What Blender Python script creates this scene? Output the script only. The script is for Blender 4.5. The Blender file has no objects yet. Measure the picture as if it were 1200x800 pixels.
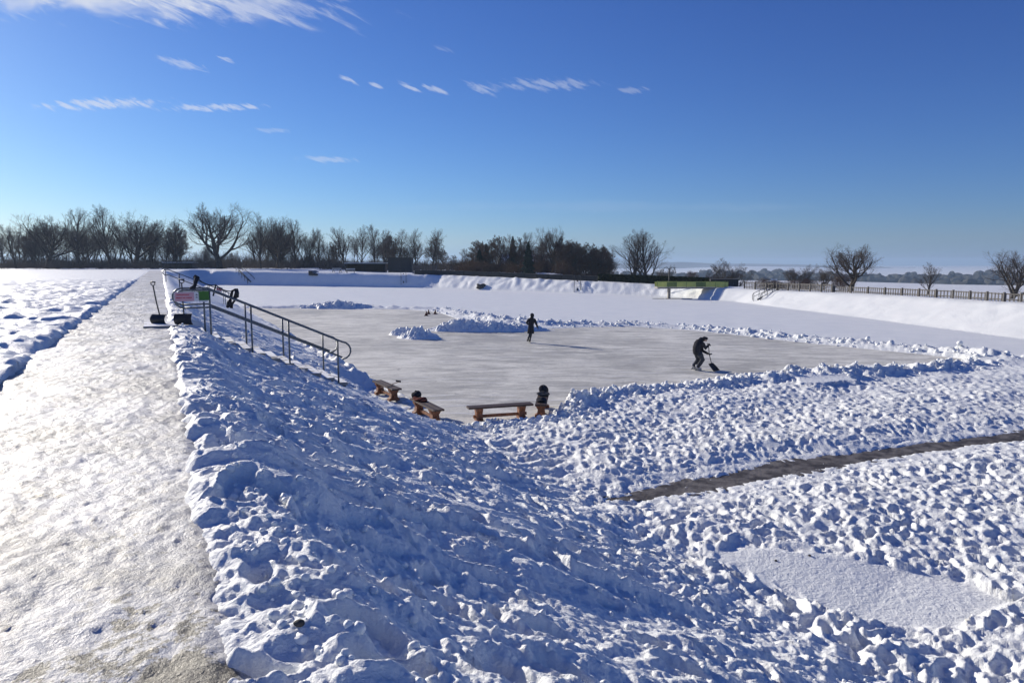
import bpy, bmesh, math, random
import numpy as np
from mathutils import Vector, Matrix
rad = math.radians
C = bpy.context.scene.collection
SC = bpy.context.scene

# ------------------------------------------------------------------ camera
F = 800.0; PITCH = math.atan(92/800.0)
cam_d = bpy.data.cameras.new('camera'); cam = bpy.data.objects.new('camera', cam_d); C.objects.link(cam)
cam_d.sensor_width = 36.0; cam_d.lens = 24.0; cam_d.clip_start = 0.1; cam_d.clip_end = 20000
cam.location = (0, 0, 0); cam.rotation_euler = (rad(90)-PITCH, 0, 0)
SC.camera = cam
# ------------------------------------------------------------------ light
SUN_AZ = rad(-47.5)        # from +Y, clockwise positive -> sun stands ahead to the left
SUN_EL = rad(18.8)
sd = bpy.data.lights.new('sun', 'SUN'); sun = bpy.data.objects.new('sun', sd); C.objects.link(sun)
sd.energy = 5.0; sd.angle = rad(0.55); sd.color = (1.0, 0.925, 0.80)
sdir = Vector((math.sin(SUN_AZ)*math.cos(SUN_EL), math.cos(SUN_AZ)*math.cos(SUN_EL), math.sin(SUN_EL)))
sun.rotation_euler = sdir.to_track_quat('Z', 'Y').to_euler()
SC.view_settings.view_transform = 'Standard'; SC.view_settings.look = 'None'
SC.view_settings.gamma = 1.0; SC.view_settings.use_curve_mapping = False
SC.view_settings.exposure = 0.24
SKY_STRENGTH = 0.088
HAZE = 0.00022

# ------------------------------------------------------------------ node helper
class NT:
    def __init__(s, tree): s.t = tree; s.n = tree.nodes; s.l = tree.links
    def new(s, typ, **kw):
        nd = s.n.new(typ)
        for k, v in kw.items():
            if k == 'inp':
                for a, b in v.items():
                    if isinstance(b, bpy.types.NodeSocket): s.l.new(b, nd.inputs[a])
                    else: nd.inputs[a].default_value = b
            else: setattr(nd, k, v)
        return nd
    def m(s, op, a, b=None, c=None, clamp=False):
        nd = s.n.new('ShaderNodeMath'); nd.operation = op; nd.use_clamp = clamp
        for i, v in enumerate((a, b, c)):
            if v is None: continue
            if isinstance(v, bpy.types.NodeSocket): s.l.new(v, nd.inputs[i])
            else: nd.inputs[i].default_value = v
        return nd.outputs[0]
    def mix(s, f, a, b, blend='MIX'):
        nd = s.n.new('ShaderNodeMix'); nd.data_type = 'RGBA'; nd.blend_type = blend
        for k, v in ((0, f), (6, a), (7, b)):
            if isinstance(v, bpy.types.NodeSocket): s.l.new(v, nd.inputs[k])
            else:
                nd.inputs[k].default_value = v if k == 0 else (*v, 1)[:4]
        return nd.outputs[2]
    def sm(s, v, lo, hi, tmin=0.0, tmax=1.0):
        nd = s.n.new('ShaderNodeMapRange'); nd.interpolation_type = 'SMOOTHSTEP'
        s.l.new(v, nd.inputs[0])
        for i, q in zip((1, 2, 3, 4), (lo, hi, tmin, tmax)): nd.inputs[i].default_value = q
        return nd.outputs[0]

# ------------------------------------------------------------------ world: sky with thin cirrus
W = bpy.data.worlds.new('World'); SC.world = W; W.use_nodes = True
wt = NT(W.node_tree); wt.n.clear()
tc = wt.new('ShaderNodeTexCoord')
sep = wt.new('ShaderNodeSeparateXYZ', inp={0: tc.outputs['Generated']})
zc = wt.m('MAXIMUM', sep.outputs[2], 0.03)
comb = wt.new('ShaderNodeCombineXYZ', inp={0: sep.outputs[0], 1: sep.outputs[1], 2: zc})
sky = wt.new('ShaderNodeTexSky', sky_type='NISHITA', sun_disc=False, sun_elevation=SUN_EL, sun_rotation=SUN_AZ,
             altitude=300.0, air_density=1.0, dust_density=0.2, ozone_density=6.0)
wt.l.new(comb.outputs[0], sky.inputs[0])
sc_ = wt.new('ShaderNodeSeparateColor', inp={0: sky.outputs[0]})
rr_ = wt.m('MULTIPLY', wt.m('POWER', wt.m('MULTIPLY', sc_.outputs[0], .1), 1.25), 8.9)
gg_ = wt.m('MULTIPLY', wt.m('POWER', wt.m('MULTIPLY', sc_.outputs[1], .1), 1.25), 9.3)
bb_ = wt.m('MULTIPLY', sc_.outputs[2], 1.0)
hsv = wt.new('ShaderNodeCombineColor', inp={0: rr_, 1: gg_, 2: bb_})
# cloud plane coordinates: direction projected on a vertical plane ahead (azimuth, elevation tangents)
yy = wt.m('MAXIMUM', sep.outputs[1], 0.05)
A = wt.m('DIVIDE', sep.outputs[0], yy); B = wt.m('DIVIDE', sep.outputs[2], yy)
def cloud_noise(scale, ax, ay, det=6, seed=0.0, rot=0.0, dist=0.3):
    cr, sr = math.cos(rot), math.sin(rot)
    a = wt.m('ADD', wt.m('MULTIPLY', A, cr*ax), wt.m('MULTIPLY', B, sr*ax))
    b = wt.m('ADD', wt.m('MULTIPLY', A, -sr*ay), wt.m('MULTIPLY', B, cr*ay))
    cc = wt.new('ShaderNodeCombineXYZ', inp={0: a, 1: b, 2: seed})
    return wt.new('ShaderNodeTexNoise', inp={'Vector': cc.outputs[0], 'Scale': scale, 'Detail': det, 'Roughness': 0.62, 'Distortion': dist}).outputs[0]
fine = cloud_noise(34.0, 1.0, 5.0, det=7, seed=2.0, rot=-0.42, dist=.5)
streak = cloud_noise(11.0, 1.0, 6.0, det=8, rot=-0.42, dist=.5)         # streaks that fall to the right
soft = cloud_noise(5.0, 1.0, 2.2, det=4, seed=4.0)
def px2ab(px, py):
    b0 = (400-py)/F; y = math.cos(PITCH)+b0*math.sin(PITCH)
    return (px-600)/F/y, (b0*math.cos(PITCH)-math.sin(PITCH))/y
def blob(px, py, rx, ry, rot=0.0, amp=1.0, lo=0.35, hi=0.7, tex=None):
    a0, b0 = px2ab(px, py); rx /= F; ry /= F
    cr, sr = math.cos(rot), math.sin(rot)
    da = wt.m('SUBTRACT', A, a0); db = wt.m('SUBTRACT', B, b0)
    u = wt.m('DIVIDE', wt.m('ADD', wt.m('MULTIPLY', da, cr), wt.m('MULTIPLY', db, sr)), rx)
    v = wt.m('DIVIDE', wt.m('ADD', wt.m('MULTIPLY', da, -sr), wt.m('MULTIPLY', db, cr)), ry)
    d = wt.m('ADD', wt.m('MULTIPLY', u, u), wt.m('MULTIPLY', v, v))
    g = wt.m('EXPONENT', wt.m('MULTIPLY', d, -1.1))    # soft body, fading outwards
    big = rx*F > 100
    tx = tex or (streak if big else fine)
    t = wt.m('ADD', wt.m('MULTIPLY', wt.m('SUBTRACT', tx, 0.5), 4.2 if big else 5.0), wt.m('ADD', wt.m('MULTIPLY', g, 2.0), -.95))
    return wt.m('MULTIPLY', wt.m('MULTIPLY', wt.sm(t, 0.0, 1.3), wt.sm(g, .0, .7)), amp)
blobs = [blob(150, -30, 360, 62, 0.0, 1.0, 0.15, 0.9), blob(120, -10, 260, 40, 0.0, 1.0, 0.15, 0.9, soft),
         blob(300, 6, 150, 26, -0.12, 0.6, 0.2, 0.9),
         blob(250, 126, 80, 6, 0.02, 0.55, 0.1, 1.0), blob(120, 122, 90, 9, 0.02, 0.6, 0.1, 1.0),
         blob(215, 76, 36, 7, -0.3, 0.42, 0.1, 1.0), blob(265, 70, 14, 4, -0.3, 0.45, 0.0, 1.0),
         blob(407, 93, 16.2, 3.4, -0.45, 0.54, 0.0, 0.9), blob(440, 100, 12.5, 3.4, -0.4, 0.50, 0.0, 0.9),
         blob(480, 102, 22.5, 4.2, -0.35, 0.54, 0.0, 0.9), blob(509, 105, 17.5, 4.2, -0.3, 0.47, 0.0, 0.9),
         blob(565, 104, 27.5, 6.0, -0.3, 0.36, 0.1, 1.0), blob(640, 99, 75.0, 9.3, 0.0, 0.30, 0.2, 1.1),
         blob(742, 106, 22.5, 5.1, 0.0, 0.22, 0.1, 1.0), blob(518, 57, 16.2, 3.4, -0.4, 0.18, 0.0, 1.0),
         blob(390, 187, 48, 5, -0.04, 0.35, 0.1, 1.0), blob(318, 153, 34, 4, 0.0, 0.22, 0.0, 1.0),
         blob(700, 242, 420, 10, 0.0, 0.06, 0.1, 1.4, soft)]
cm = blobs[0]
for b in blobs[1:]: cm = wt.m('MAXIMUM', cm, b)
front = wt.m('GREATER_THAN', sep.outputs[1], 0.08)
cm = wt.m('MULTIPLY', cm, front)
skyc = wt.mix(cm, hsv.outputs[0], (7.2, 7.5, 8.3))
bg = wt.new('ShaderNodeBackground', inp={'Color': skyc, 'Strength': SKY_STRENGTH})
wo = wt.new('ShaderNodeOutputWorld', inp={0: bg.outputs[0]})

# ------------------------------------------------------------------ view geometry -> places on the ground
cp, sp_ = math.cos(PITCH), math.sin(PITCH)
def ray(px, py):
    a = (px-600)/F; b = (400-py)/F
    return Vector((a, cp+b*sp_, b*cp-sp_))
def at_z(px, py, z):
    r = ray(px, py); return r*(z/r.z)
def at_y(px, py, y):
    r = ray(px, py); return r*(y/r.y)
ICE = -4.65; TOP = -1.6
P0 = np.array([-1.0, 2.4]); PD = np.array([-0.455, 0.8905]); ND = np.array([0.8905, 0.455])
SL = 0.44; TOE = (TOP-ICE)/SL
def us(x, y): return (x-P0[0])*ND[0]+(y-P0[1])*ND[1], (x-P0[0])*PD[0]+(y-P0[1])*PD[1]
def world(u, s, z=0.0): return Vector((P0[0]+u*ND[0]+s*PD[0], P0[1]+u*ND[1]+s*PD[1], z))

# ------------------------------------------------------------------ numpy noise
def _h(ix, iy, seed):
    n = (ix.astype(np.int64)*374761393 + iy.astype(np.int64)*668265263 + seed*974634777) & 0xffffffff
    n = ((n ^ (n >> 13))*1274126177) & 0xffffffff
    n = ((n ^ (n >> 16))*2246822519) & 0xffffffff
    return ((n ^ (n >> 15)) & 0xffffff)/float(0x1000000)
def perlin(x, y, seed=0):
    x0 = np.floor(x); y0 = np.floor(y); fx = x-x0; fy = y-y0
    u = fx*fx*fx*(fx*(fx*6-15)+10); v = fy*fy*fy*(fy*(fy*6-15)+10)
    def g(dx, dy):
        a = _h(x0+dx, y0+dy, seed)*2*np.pi
        return np.cos(a)*(fx-dx)+np.sin(a)*(fy-dy)
    n0 = g(0, 0)*(1-u)+g(1, 0)*u; n1 = g(0, 1)*(1-u)+g(1, 1)*u
    return (n0*(1-v)+n1*v)*1.5
def fbm(x, y, lam, octs, seed=0, gain=0.5):
    t = 0; a = 1.0
    for i in range(octs):
        t = t+a*perlin(x/lam, y/lam, seed+i*7); lam /= 2.03; a *= gain
    return t
def sst(a, b, x):
    t = np.clip((x-a)/(b-a), 0, 1); return t*t*(3-2*t)
def prints(x, y, cell, a, b, depth, seed, dens=1.0, ang0=None, angv=3.14):
    """footprints: a pressed hollow with a raised rim in each jittered cell"""
    cx = np.floor(x/cell); cy = np.floor(y/cell)
    out = np.zeros_like(x); rim = np.zeros_like(x)
    for i in (-1, 0, 1):
        for j in (-1, 0, 1):
            ix = cx+i; iy = cy+j
            px = (ix+_h(ix, iy, seed))*cell; py = (iy+_h(ix, iy, seed+1))*cell
            an = (ang0 if ang0 is not None else 0)+(_h(ix, iy, seed+2)-0.5)*2*angv
            on = _h(ix, iy, seed+3) < dens
            k = 0.7+0.6*_h(ix, iy, seed+4)
            c, s = np.cos(an), np.sin(an)
            dx = x-px; dy = y-py
            q = np.sqrt(((dx*c+dy*s)/a)**2+((-dx*s+dy*c)/b)**2)/k
            o = np.where(on, -depth*k*(1-sst(0.55, 1.15, q)), 0)
            r = np.where(on, depth*0.45*k*np.exp(-((q-1.35)/0.28)**2), 0)
            out = np.minimum(out, o); rim = np.maximum(rim, r)
    return out+rim*(out > -depth*0.5)
def clods(x, y, cell, rmin, rmax, seed, dens=0.5):
    """half-buried lumps"""
    cx = np.floor(x/cell); cy = np.floor(y/cell); out = np.zeros_like(x)
    for i in (-1, 0, 1):
        for j in (-1, 0, 1):
            ix = cx+i; iy = cy+j
            px = (ix+_h(ix, iy, seed))*cell; py = (iy+_h(ix, iy, seed+1))*cell
            r = rmin+(rmax-rmin)*_h(ix, iy, seed+2)**2
            an = _h(ix, iy, seed+5)*6.28; el = 1+0.8*_h(ix, iy, seed+6)
            dx = x-px; dy = y-py; c, s = np.cos(an), np.sin(an)
            d2 = ((dx*c+dy*s)*el)**2+(-dx*s+dy*c)**2
            hgt = np.sqrt(np.maximum(r*r-d2, 0))*0.95
            out = np.maximum(out, np.where(_h(ix, iy, seed+3) < dens, hgt, 0))
    return out
def poly_dist(x, y, pts):
    """distance to a polyline, value interpolated along it (extra columns)"""
    best = np.full(x.shape, 1e9); val = [np.zeros_like(x) for _ in range(len(pts[0])-2)]
    for a, b in zip(pts[:-1], pts[1:]):
        ax, ay = a[0], a[1]; dx, dy = b[0]-ax, b[1]-ay
        t = np.clip(((x-ax)*dx+(y-ay)*dy)/(dx*dx+dy*dy+1e-9), 0, 1)
        d = np.hypot(x-ax-t*dx, y-ay-t*dy); m = d < best
        best = np.where(m, d, best)
        for k in range(len(val)): val[k] = np.where(m, a[2+k]*(1-t)+b[2+k]*t, val[k])
    return best, val
def inside(x, y, pts):
    r = np.zeros(x.shape, bool)
    n = len(pts)
    for i in range(n):
        x1, y1 = pts[i][:2]; x2, y2 = pts[(i+1) % n][:2]
        c = ((y1 > y) != (y2 > y)) & (x < (x2-x1)*(y-y1)/((y2-y1) if y2 != y1 else 1e-9)+x1)
        r ^= c
    return r

# ------------------------------------------------------------------ the basin
def L(s): v = world(TOE, s); return (v.x, v.y)
# toe of the banks: x, y, crest height, steepness
BASIN = [(*L(-50), TOP, SL), (*L(30), TOP, SL), (*L(130), TOP, SL), (*L(157), -1.5, 1.15), (-19.9, 128.5, -2.2, 1.15), (-15.0, 126.0, -2.25, .75), (20.4, 96.0, -3.1, .62),
         (26.5, 81.5, -3.22, .5), (28.0, 68.0, -2.98, .4), (29.4, 58.0, -2.86, .38), (32, 30, -2.7, .38), (34, 0, -2.6, .38), (20, -60, -2.0, .4)]
def ip(px, py, z=ICE): v = at_z(px, py, z); return (v.x, v.y)
# shovelled rink: outline on the ice
TOE_IN = [world(TOE+0.15, s) for s in (15.0, 20, 30, 42, 56)]
RINK = [ip(556, 496), ip(600, 492), ip(646, 489), ip(668, 475), ip(700, 462), ip(760, 455), ip(830, 449), ip(880, 443), ip(930, 437), ip(1000, 434), ip(1090, 430),
        ip(1150, 425), ip(1120, 419), ip(1000, 407), ip(920, 399), ip(860, 392), ip(800, 386), ip(740, 382.5), ip(690, 383), ip(640, 385), ip(600, 386.5),
        ip(560, 381), ip(535, 373), ip(515, 366), ip(480, 362.5), ip(400, 361.3), ip(330, 361), ip(285, 361)] + \
       [(v.x, v.y) for v in reversed(TOE_IN)]
RIDGE_FAR = [(*ip(275, 360.5), .2, .6), (*ip(360, 360.5), .3, .7), (*ip(398, 360), .75, 1.3), (*ip(425, 360.5), .35, .7), (*ip(520, 363), .22, .6), (*ip(545, 370), .4, 1.0),
             (*ip(590, 378), .5, 1.3), (*ip(640, 381), .38, 1.0), (*ip(690, 381), .3, .8), (*ip(740, 381), .26, .6), (*ip(800, 384), .2, .5),
             (*ip(860, 389.5), .38, .6), (*ip(920, 396), .36, .6), (*ip(1000, 404.5), .42, .6), (*ip(1120, 417), .4, .6), (*ip(1180, 424), .3, .6)]
RIDGE_NEAR = [(*ip(528, 507), .10, .3), (*ip(560, 502), .07, .25), (*ip(610, 497), .04, .22), (*ip(648, 494), .08, .25), (*ip(664, 488), .34, .42), (*ip(672, 480), .46, .45), (*ip(705, 469), .34, .4), (*ip(760, 462), .32, .4), (*ip(830, 456), .33, .45), (*ip(880, 451), .42, .5),
              (*ip(925, 446), .52, .6), (*ip(1000, 443), .46, .6), (*ip(1090, 438), .4, .6), (*ip(1160, 430), .4, .6)]
PILES = [(*ip(540, 387), 1.5, .8, .80), (*ip(575, 387.5), 1.8, .7, .62), (*ip(612, 387), 1.5, .5, .38), (*ip(475, 392), .75, .5, .42), (*ip(491, 396), .95, .55, .58)]
TRACK = [(*ip(690, 588), .0), (*ip(735, 583), .06), (*ip(775, 578), .16), (*ip(820, 569), .26), (*ip(870, 560), .34), (*ip(930, 547), .28), (*ip(1000, 537), .28), (*ip(1100, 523), .3), (*ip(1300, 500), .3)]
SMOOTH = [ip(824, 650), ip(880, 650), ip(1000, 662), ip(1130, 684), ip(1210, 715), ip(1130, 752), ip(1000, 735), ip(915, 708), ip(838, 682)]
SMOOTH2 = [ip(925, 449), ip(1000, 447), ip(1000, 455), ip(945, 459)]
STAIR_S = (16.45, 18.15)
BENCH_CLEAR = [(ip(434, 456.5), ip(470, 471)), (ip(478, 476), ip(524, 499))]

def terrain(x, y, detail=True, res=None):
    """height of the snow surface"""
    r = np.hypot(x, y)
    if res is None: res = np.zeros_like(r)
    u, s = us(x, y)
    d, (zc_, st) = poly_dist(x, y, BASIN+[BASIN[0]])
    ins = inside(x, y, BASIN)
    e = np.where(ins, 0, d)
    rise = zc_-ICE
    t = e*st
    k = 0.25
    slope = ICE+np.where(t < rise-k, t, np.where(t > rise+k, rise, rise-(rise+k-t)**2/(4*k)))
    z = slope.copy()
    # land beyond the banks
    out = np.clip(e-rise/st, 0, None)
    right = sst(8, 26, x)
    z -= right*4.6*sst(3, 42, out)
    z -= 30.0*sst(230, 1100, r)+3.0*sst(1100, 1500, r)
    az = np.arctan2(x, y)
    hill = 14.0*sst(0.19, 0.34, az)*(0.85+.25*np.sin(az*21+1))+5*np.sin(az*9)
    z += hill*sst(1350, 2100, r)
    z += (3+3*np.sin(az*13+2))*sst(2300, 4500, r)
    if not detail: return z
    tt = SL*(TOE-u); kf = .42
    z += np.where((np.abs(tt) < kf) & (s < 15) & (s > -40), (tt+kf)**2/(4*kf)-np.maximum(tt, 0), 0)*(1-sst(12.5, 15, s))
    near = 1-sst(60, 90, r)
    def keep(lam): return 1-sst(lam*0.36, lam*0.75, res)
    ch = lambda lam, sd: perlin(x/lam, y/lam, sd)
    # masks
    on_bank = sst(-0.3, 0.0, u)*(1-sst(TOE+0.1, TOE+2.2, u))*(s > -30)*(s < 150)
    in_rink = inside(x, y, RINK)
    rd, _ = poly_dist(x, y, [(*p, 0) for p in RINK+[RINK[0]]])
    rink_m = np.where(in_rink, 1.0, 0.0)
    # near side of the rink: trampled snow
    nr, (nh, nw) = poly_dist(x, y, RIDGE_NEAR)
    near_side = ins & (~in_rink) & (y < 34+x*0.0)
    far_side = ins & (~in_rink) & ~near_side
    flat_m = near_side.astype(float)*sst(TOE-0.6, TOE+2.2, u)
    wx = x+0.10*ch(0.5, 91)+.25*ch(1.7, 93); wy = y+0.10*ch(0.5, 92)+.25*ch(1.7, 94)
    sm1 = inside(x+.30*ch(.9, 55)+.1*ch(.25, 57), y+.30*ch(.9, 56)+.1*ch(.25, 58), SMOOTH) | inside(x+.2*ch(.6, 59), y+.2*ch(.6, 60), SMOOTH2)
    sd1, _ = poly_dist(x, y, [(*p, 0) for p in SMOOTH+[SMOOTH[0]]])
    sd2, _ = poly_dist(x, y, [(*p, 0) for p in SMOOTH2+[SMOOTH2[0]]])
    smooth = np.where(sm1, np.maximum(sst(-.05, .22, sd1), np.where(inside(x, y, SMOOTH2), 1, 0)), 0.0)*.975
    amp = 1.0
    # --- slope: trodden lumpy snow
    vx = x+.018*ch(.09, 191)+.05*ch(.26, 195); vy = y+.018*ch(.09, 192)+.05*ch(.26, 196)
    puff2 = lambda a, c, sd: (1-np.abs(perlin(a, c, sd))*2.2)
    bump = 0.07*fbm(x, y, 2.1, 2, 11)
    ra_ = u; rb_ = s+.28*u*ch(5.0, 240)
    rw = rb_+.22*ch(1.5, 241)+.05*ch(.45, 242)
    rip = 1.5*(.050*perlin(ra_/2.0, rw/.46, 243)+.034*puff2(ra_/1.3, rw/.34, 248)+.016*puff2(ra_/.7, rw/.16, 245))*(.55+.9*sst(-.3, .5, ch(2.6, 246)))
    puff = lambda lam, sd: (np.abs(perlin(wx/lam, wy/lam, sd))*2-0.55)
    lump = 0.5+0.5*np.clip(fbm(x, y, 3.0, 2, 31)*1.6, -1, 1)
    pb = rip*keep(.3)+0.030*puff(0.85, 13)*keep(.85)+0.022*puff(0.34, 17)*keep(.34)*(.1+lump)+0.010*puff(0.17, 19)*keep(.16)*(.1+lump)+0.005*perlin(x/.07, y/.07, 23)*keep(.1)
    # downhill steps of feet, set across the slope
    fp = prints(vx, vy, 0.46, 0.17, 0.085, 0.07, 41, 0.6, ang0=math.atan2(-.6, .8), angv=.8)*keep(.3)
    cl = clods(vx, vy, 0.44, 0.03, 0.10, 61, .32)*keep(.3)*.6+clods(vx, vy, 0.17, 0.012, 0.04, 67, .4)*keep(.12)*.7
    rough_f = (.018*fbm(x, y, .30, 4, 193, .6)+.005*(np.abs(perlin(vx/.075, vy/.075, 197))*2-.6))*keep(.14)
    crl = .35+.9*np.exp(-(u/1.3)**2)
    hb = bump+pb+fp*.95+cl*(.05+.9*lump)*crl+rough_f*(.8+lump)
    crest_b = np.exp(-((u-0.45)/0.5)**2)*0.16
    z += on_bank*(hb*(1-smooth)+crest_b)
    # --- flat: dense footprints
    ff = prints(vx+.2*ch(1.1, 198), vy, 0.40, 0.17, 0.09, 0.055, 71, .95)*keep(.28)+prints(x+3, y+5, 0.31, 0.13, 0.07, 0.035, 81, .85)*keep(.22)
    fc = clods(vx, vy, 0.26, 0.02, 0.07, 87, .5)*keep(.25)*.8+.8*rough_f
    hf = 0.10*fbm(x, y, 2.6, 2, 21)+ff+fc*.8+0.022*puff(.34, 27)*keep(.34)+0.012*puff(.15, 29)*keep(.15)+.004*perlin(x/.06, y/.06, 28)*keep(.1)
    td, (tw,) = poly_dist(x+.12*ch(.8, 161), y+.12*ch(.8, 162), TRACK)
    nt = np.where(tw > .02, sst(0, 1.5, td-tw), 1.0)
    bq, _ = poly_dist(x, y, [(*ip(545, 493), 0), (*ip(645, 488), 0)])
    nt = nt*sst(.2, 1.3, bq)
    hf = hf*(.4+.6*nt)
    sp0 = at_z(940, 690, ICE); tilt = -.12*((x-sp0.x)*.7-(y-sp0.y)*.7)
    z += flat_m*(.03+0.14*nt+hf*(1-.97*smooth)+(.03+np.clip(tilt, -.11, .10))*smooth)
    # trail of deep prints along the smooth patch
    tr, _ = poly_dist(x, y, [(*ip(835, 684), 0), (*ip(900, 712), 0), (*ip(1000, 764), 0), (*ip(1120, 830), 0)])
    z += np.exp(-(tr/.38)**2)*(.08+prints(wx, wy, .42, .17, .12, .12, 77, .9)*1.0)
    # --- path: snow sits below the trodden path sheet there
    pth = sst(-2.35, -2.15, u+.12*ch(1.3, 33))*(1-sst(-0.22, -0.02, u+.10*ch(0.9, 34)+.05*ch(.3, 35)))*(s > -12)*(s < 150)
    left = (u < -2.2)*1.0
    z = z*(1-pth)+pth*(TOP-0.13)
    z += left*near*(0.12+0.12*fbm(x, y, 1.8, 3, 51)+.05*puff(.5, 53)*keep(.5))
    # --- rink floor and shovelled ridges
    fr, (fh, fw) = poly_dist(x, y, RIDGE_FAR)
    far_flat = far_side*1.0
    z += far_flat*(0.045+0.02*fbm(x, y, 7.0, 3, 121)*keep(3)+.035*np.clip(fbm(x, y, 1.6, 2, 123)-.25, 0, 1)*keep(1.6)*(1-sst(2, 14, fr)))
    edge = sst(0, 0.25, rd)
    z = np.where(in_rink, z*(1-edge)+(ICE-0.06)*edge, z)
    chunk = np.clip(.66+.5*fbm(x, y, .9, 2, 131)+.38*puff(.42, 133)*keep(.42)+.18*puff(.2, 137)*keep(.2), 0.02, 2)
    z += (1-pth)*(fh*1.05*np.exp(-(fr/np.maximum(fw, .05)*1.25)**2)*chunk)*sst(40, 200, 200-0*r)
    scat = np.exp(-(fr/3.2)**2)*far_flat*clods(wx, wy, .55, .03, .16, 141, .45)*(s > 0)
    z += scat*sst(25, 30, y)
    z += nh*np.exp(-(nr/np.maximum(nw, .05)*1.0)**2)*chunk*.78
    z += np.exp(-(nr/1.1)**2)*flat_m*clods(wx, wy, .35, .03, .13, 143, .6)*.8
    for (cx, cy, ra, rb, hh) in PILES:
        q = np.sqrt(((x-cx)/ra)**2+((y-cy)/rb)**2)*(1+.18*perlin(x/.7, y/.7, 151))
        # piles are objects of their own; the ground only rises a little under them
        z += hh*.15*np.exp(-q*q*1.5)
    # ridge of snow pushed to the foot of the bank beyond the stairs and at the benches
    tb = np.exp(-((u-TOE+.55)/.45)**2)*sst(12, 15, s)*(1-sst(30, 70, s))
    z += tb*.34*chunk*sst(19, 23, s)+tb*.12*(1-sst(19, 23, s))*chunk
    # --- cleared track across the trampled snow
    tm = (1-sst(tw*.6, tw*1.2+.08, td+.06*puff(.2, 163)))*(tw > .02)
    z = z*(1-tm)+tm*(ICE-.02)
    for (x0, y0), (x1, y1) in BENCH_CLEAR:
        bd, _ = poly_dist(x, y, [(x0, y0, 0), (x1, y1, 0)])
        lim = ICE-.01+.52*np.clip(bd-.42, 0, None)+.05*ch(.3, 231)
        z = np.where(bd < 1.6, np.minimum(z, lim), z)
    # --- staircase bed
    sb = sst(STAIR_S[0]-.12, STAIR_S[0]+.22, s)*(1-sst(STAIR_S[1]-.0, STAIR_S[1]+.2, s))*(u > -.1)*(1-sst(4.3, 4.6, u))
    z = z*(1-sb)+sb*(slope-.10)
    # --- far banks
    fb = (~ins)*(1-on_bank)*sst(0, 1, out*-1+1.0)*(d < 30)*(u > 3)
    rough = sst(-22, -10, x)*(1-.85*sst(24, 27, x))
    z += fb*sst(0, .8, e)*rough*(.12*fbm(x, y, 3.6, 2, 171)*keep(2.4)+.13*puff(1.7, 173)+.10*perlin(x/1.3, y/1.3, 174))
    z += fb*sst(0, .8, e)*.05*fbm(x, y, 4.5, 2, 175)*keep(2.5)
    z += (~ins)*(u > 3)*sst(0, 2, out)*(1-sst(120, 400, r))*.12*fbm(x, y, 6, 3, 181)
    return z

def tz(x, y):
    return float(terrain(np.array([x], float), np.array([y], float))[0])
def tz0(x, y):
    return float(terrain(np.array([x], float), np.array([y], float), False)[0])

# ------------------------------------------------------------------ mesh helpers
def np_mesh(name, V, Q, mats=(), smooth=True, tri=None):
    me = bpy.data.meshes.new(name)
    V = np.asarray(V, np.float32); Q = np.asarray(Q, np.int32)
    k = Q.shape[1]
    me.vertices.add(len(V)); me.vertices.foreach_set('co', V.ravel())
    me.loops.add(Q.size); me.loops.foreach_set('vertex_index', Q.ravel())
    me.polygons.add(len(Q)); me.polygons.foreach_set('loop_start', np.arange(0, Q.size, k, dtype=np.int32))
    me.polygons.foreach_set('loop_total', np.full(len(Q), k, np.int32))
    me.polygons.foreach_set('use_smooth', np.full(len(Q), smooth, bool))
    for m in mats: me.materials.append(m)
    me.update(calc_edges=True); me.validate()
    return me
def tag(o, label=None, cat=None, group=None, kind=None):
    if label: o['label'] = label
    if cat: o['category'] = cat
    if group: o['group'] = group
    if kind: o['kind'] = kind
    return o
def link(name, me, parent=None, **kw):
    o = bpy.data.objects.new(name, me); C.objects.link(o)
    if parent is not None: o.parent = parent
    return tag(o, **kw)
def empty(name, loc=(0, 0, 0), rz=0.0, label=None, cat=None, group=None):
    o = bpy.data.objects.new(name, None); C.objects.link(o); o.empty_display_size = .2
    o.location = loc; o.rotation_euler = (0, 0, rz)
    return tag(o, label, cat, group)
def copy_tree(o, parent=None):
    c = o.copy(); C.objects.link(c); c.parent = parent
    for ch in list(o.children): copy_tree(ch, c)
    return c

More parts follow.
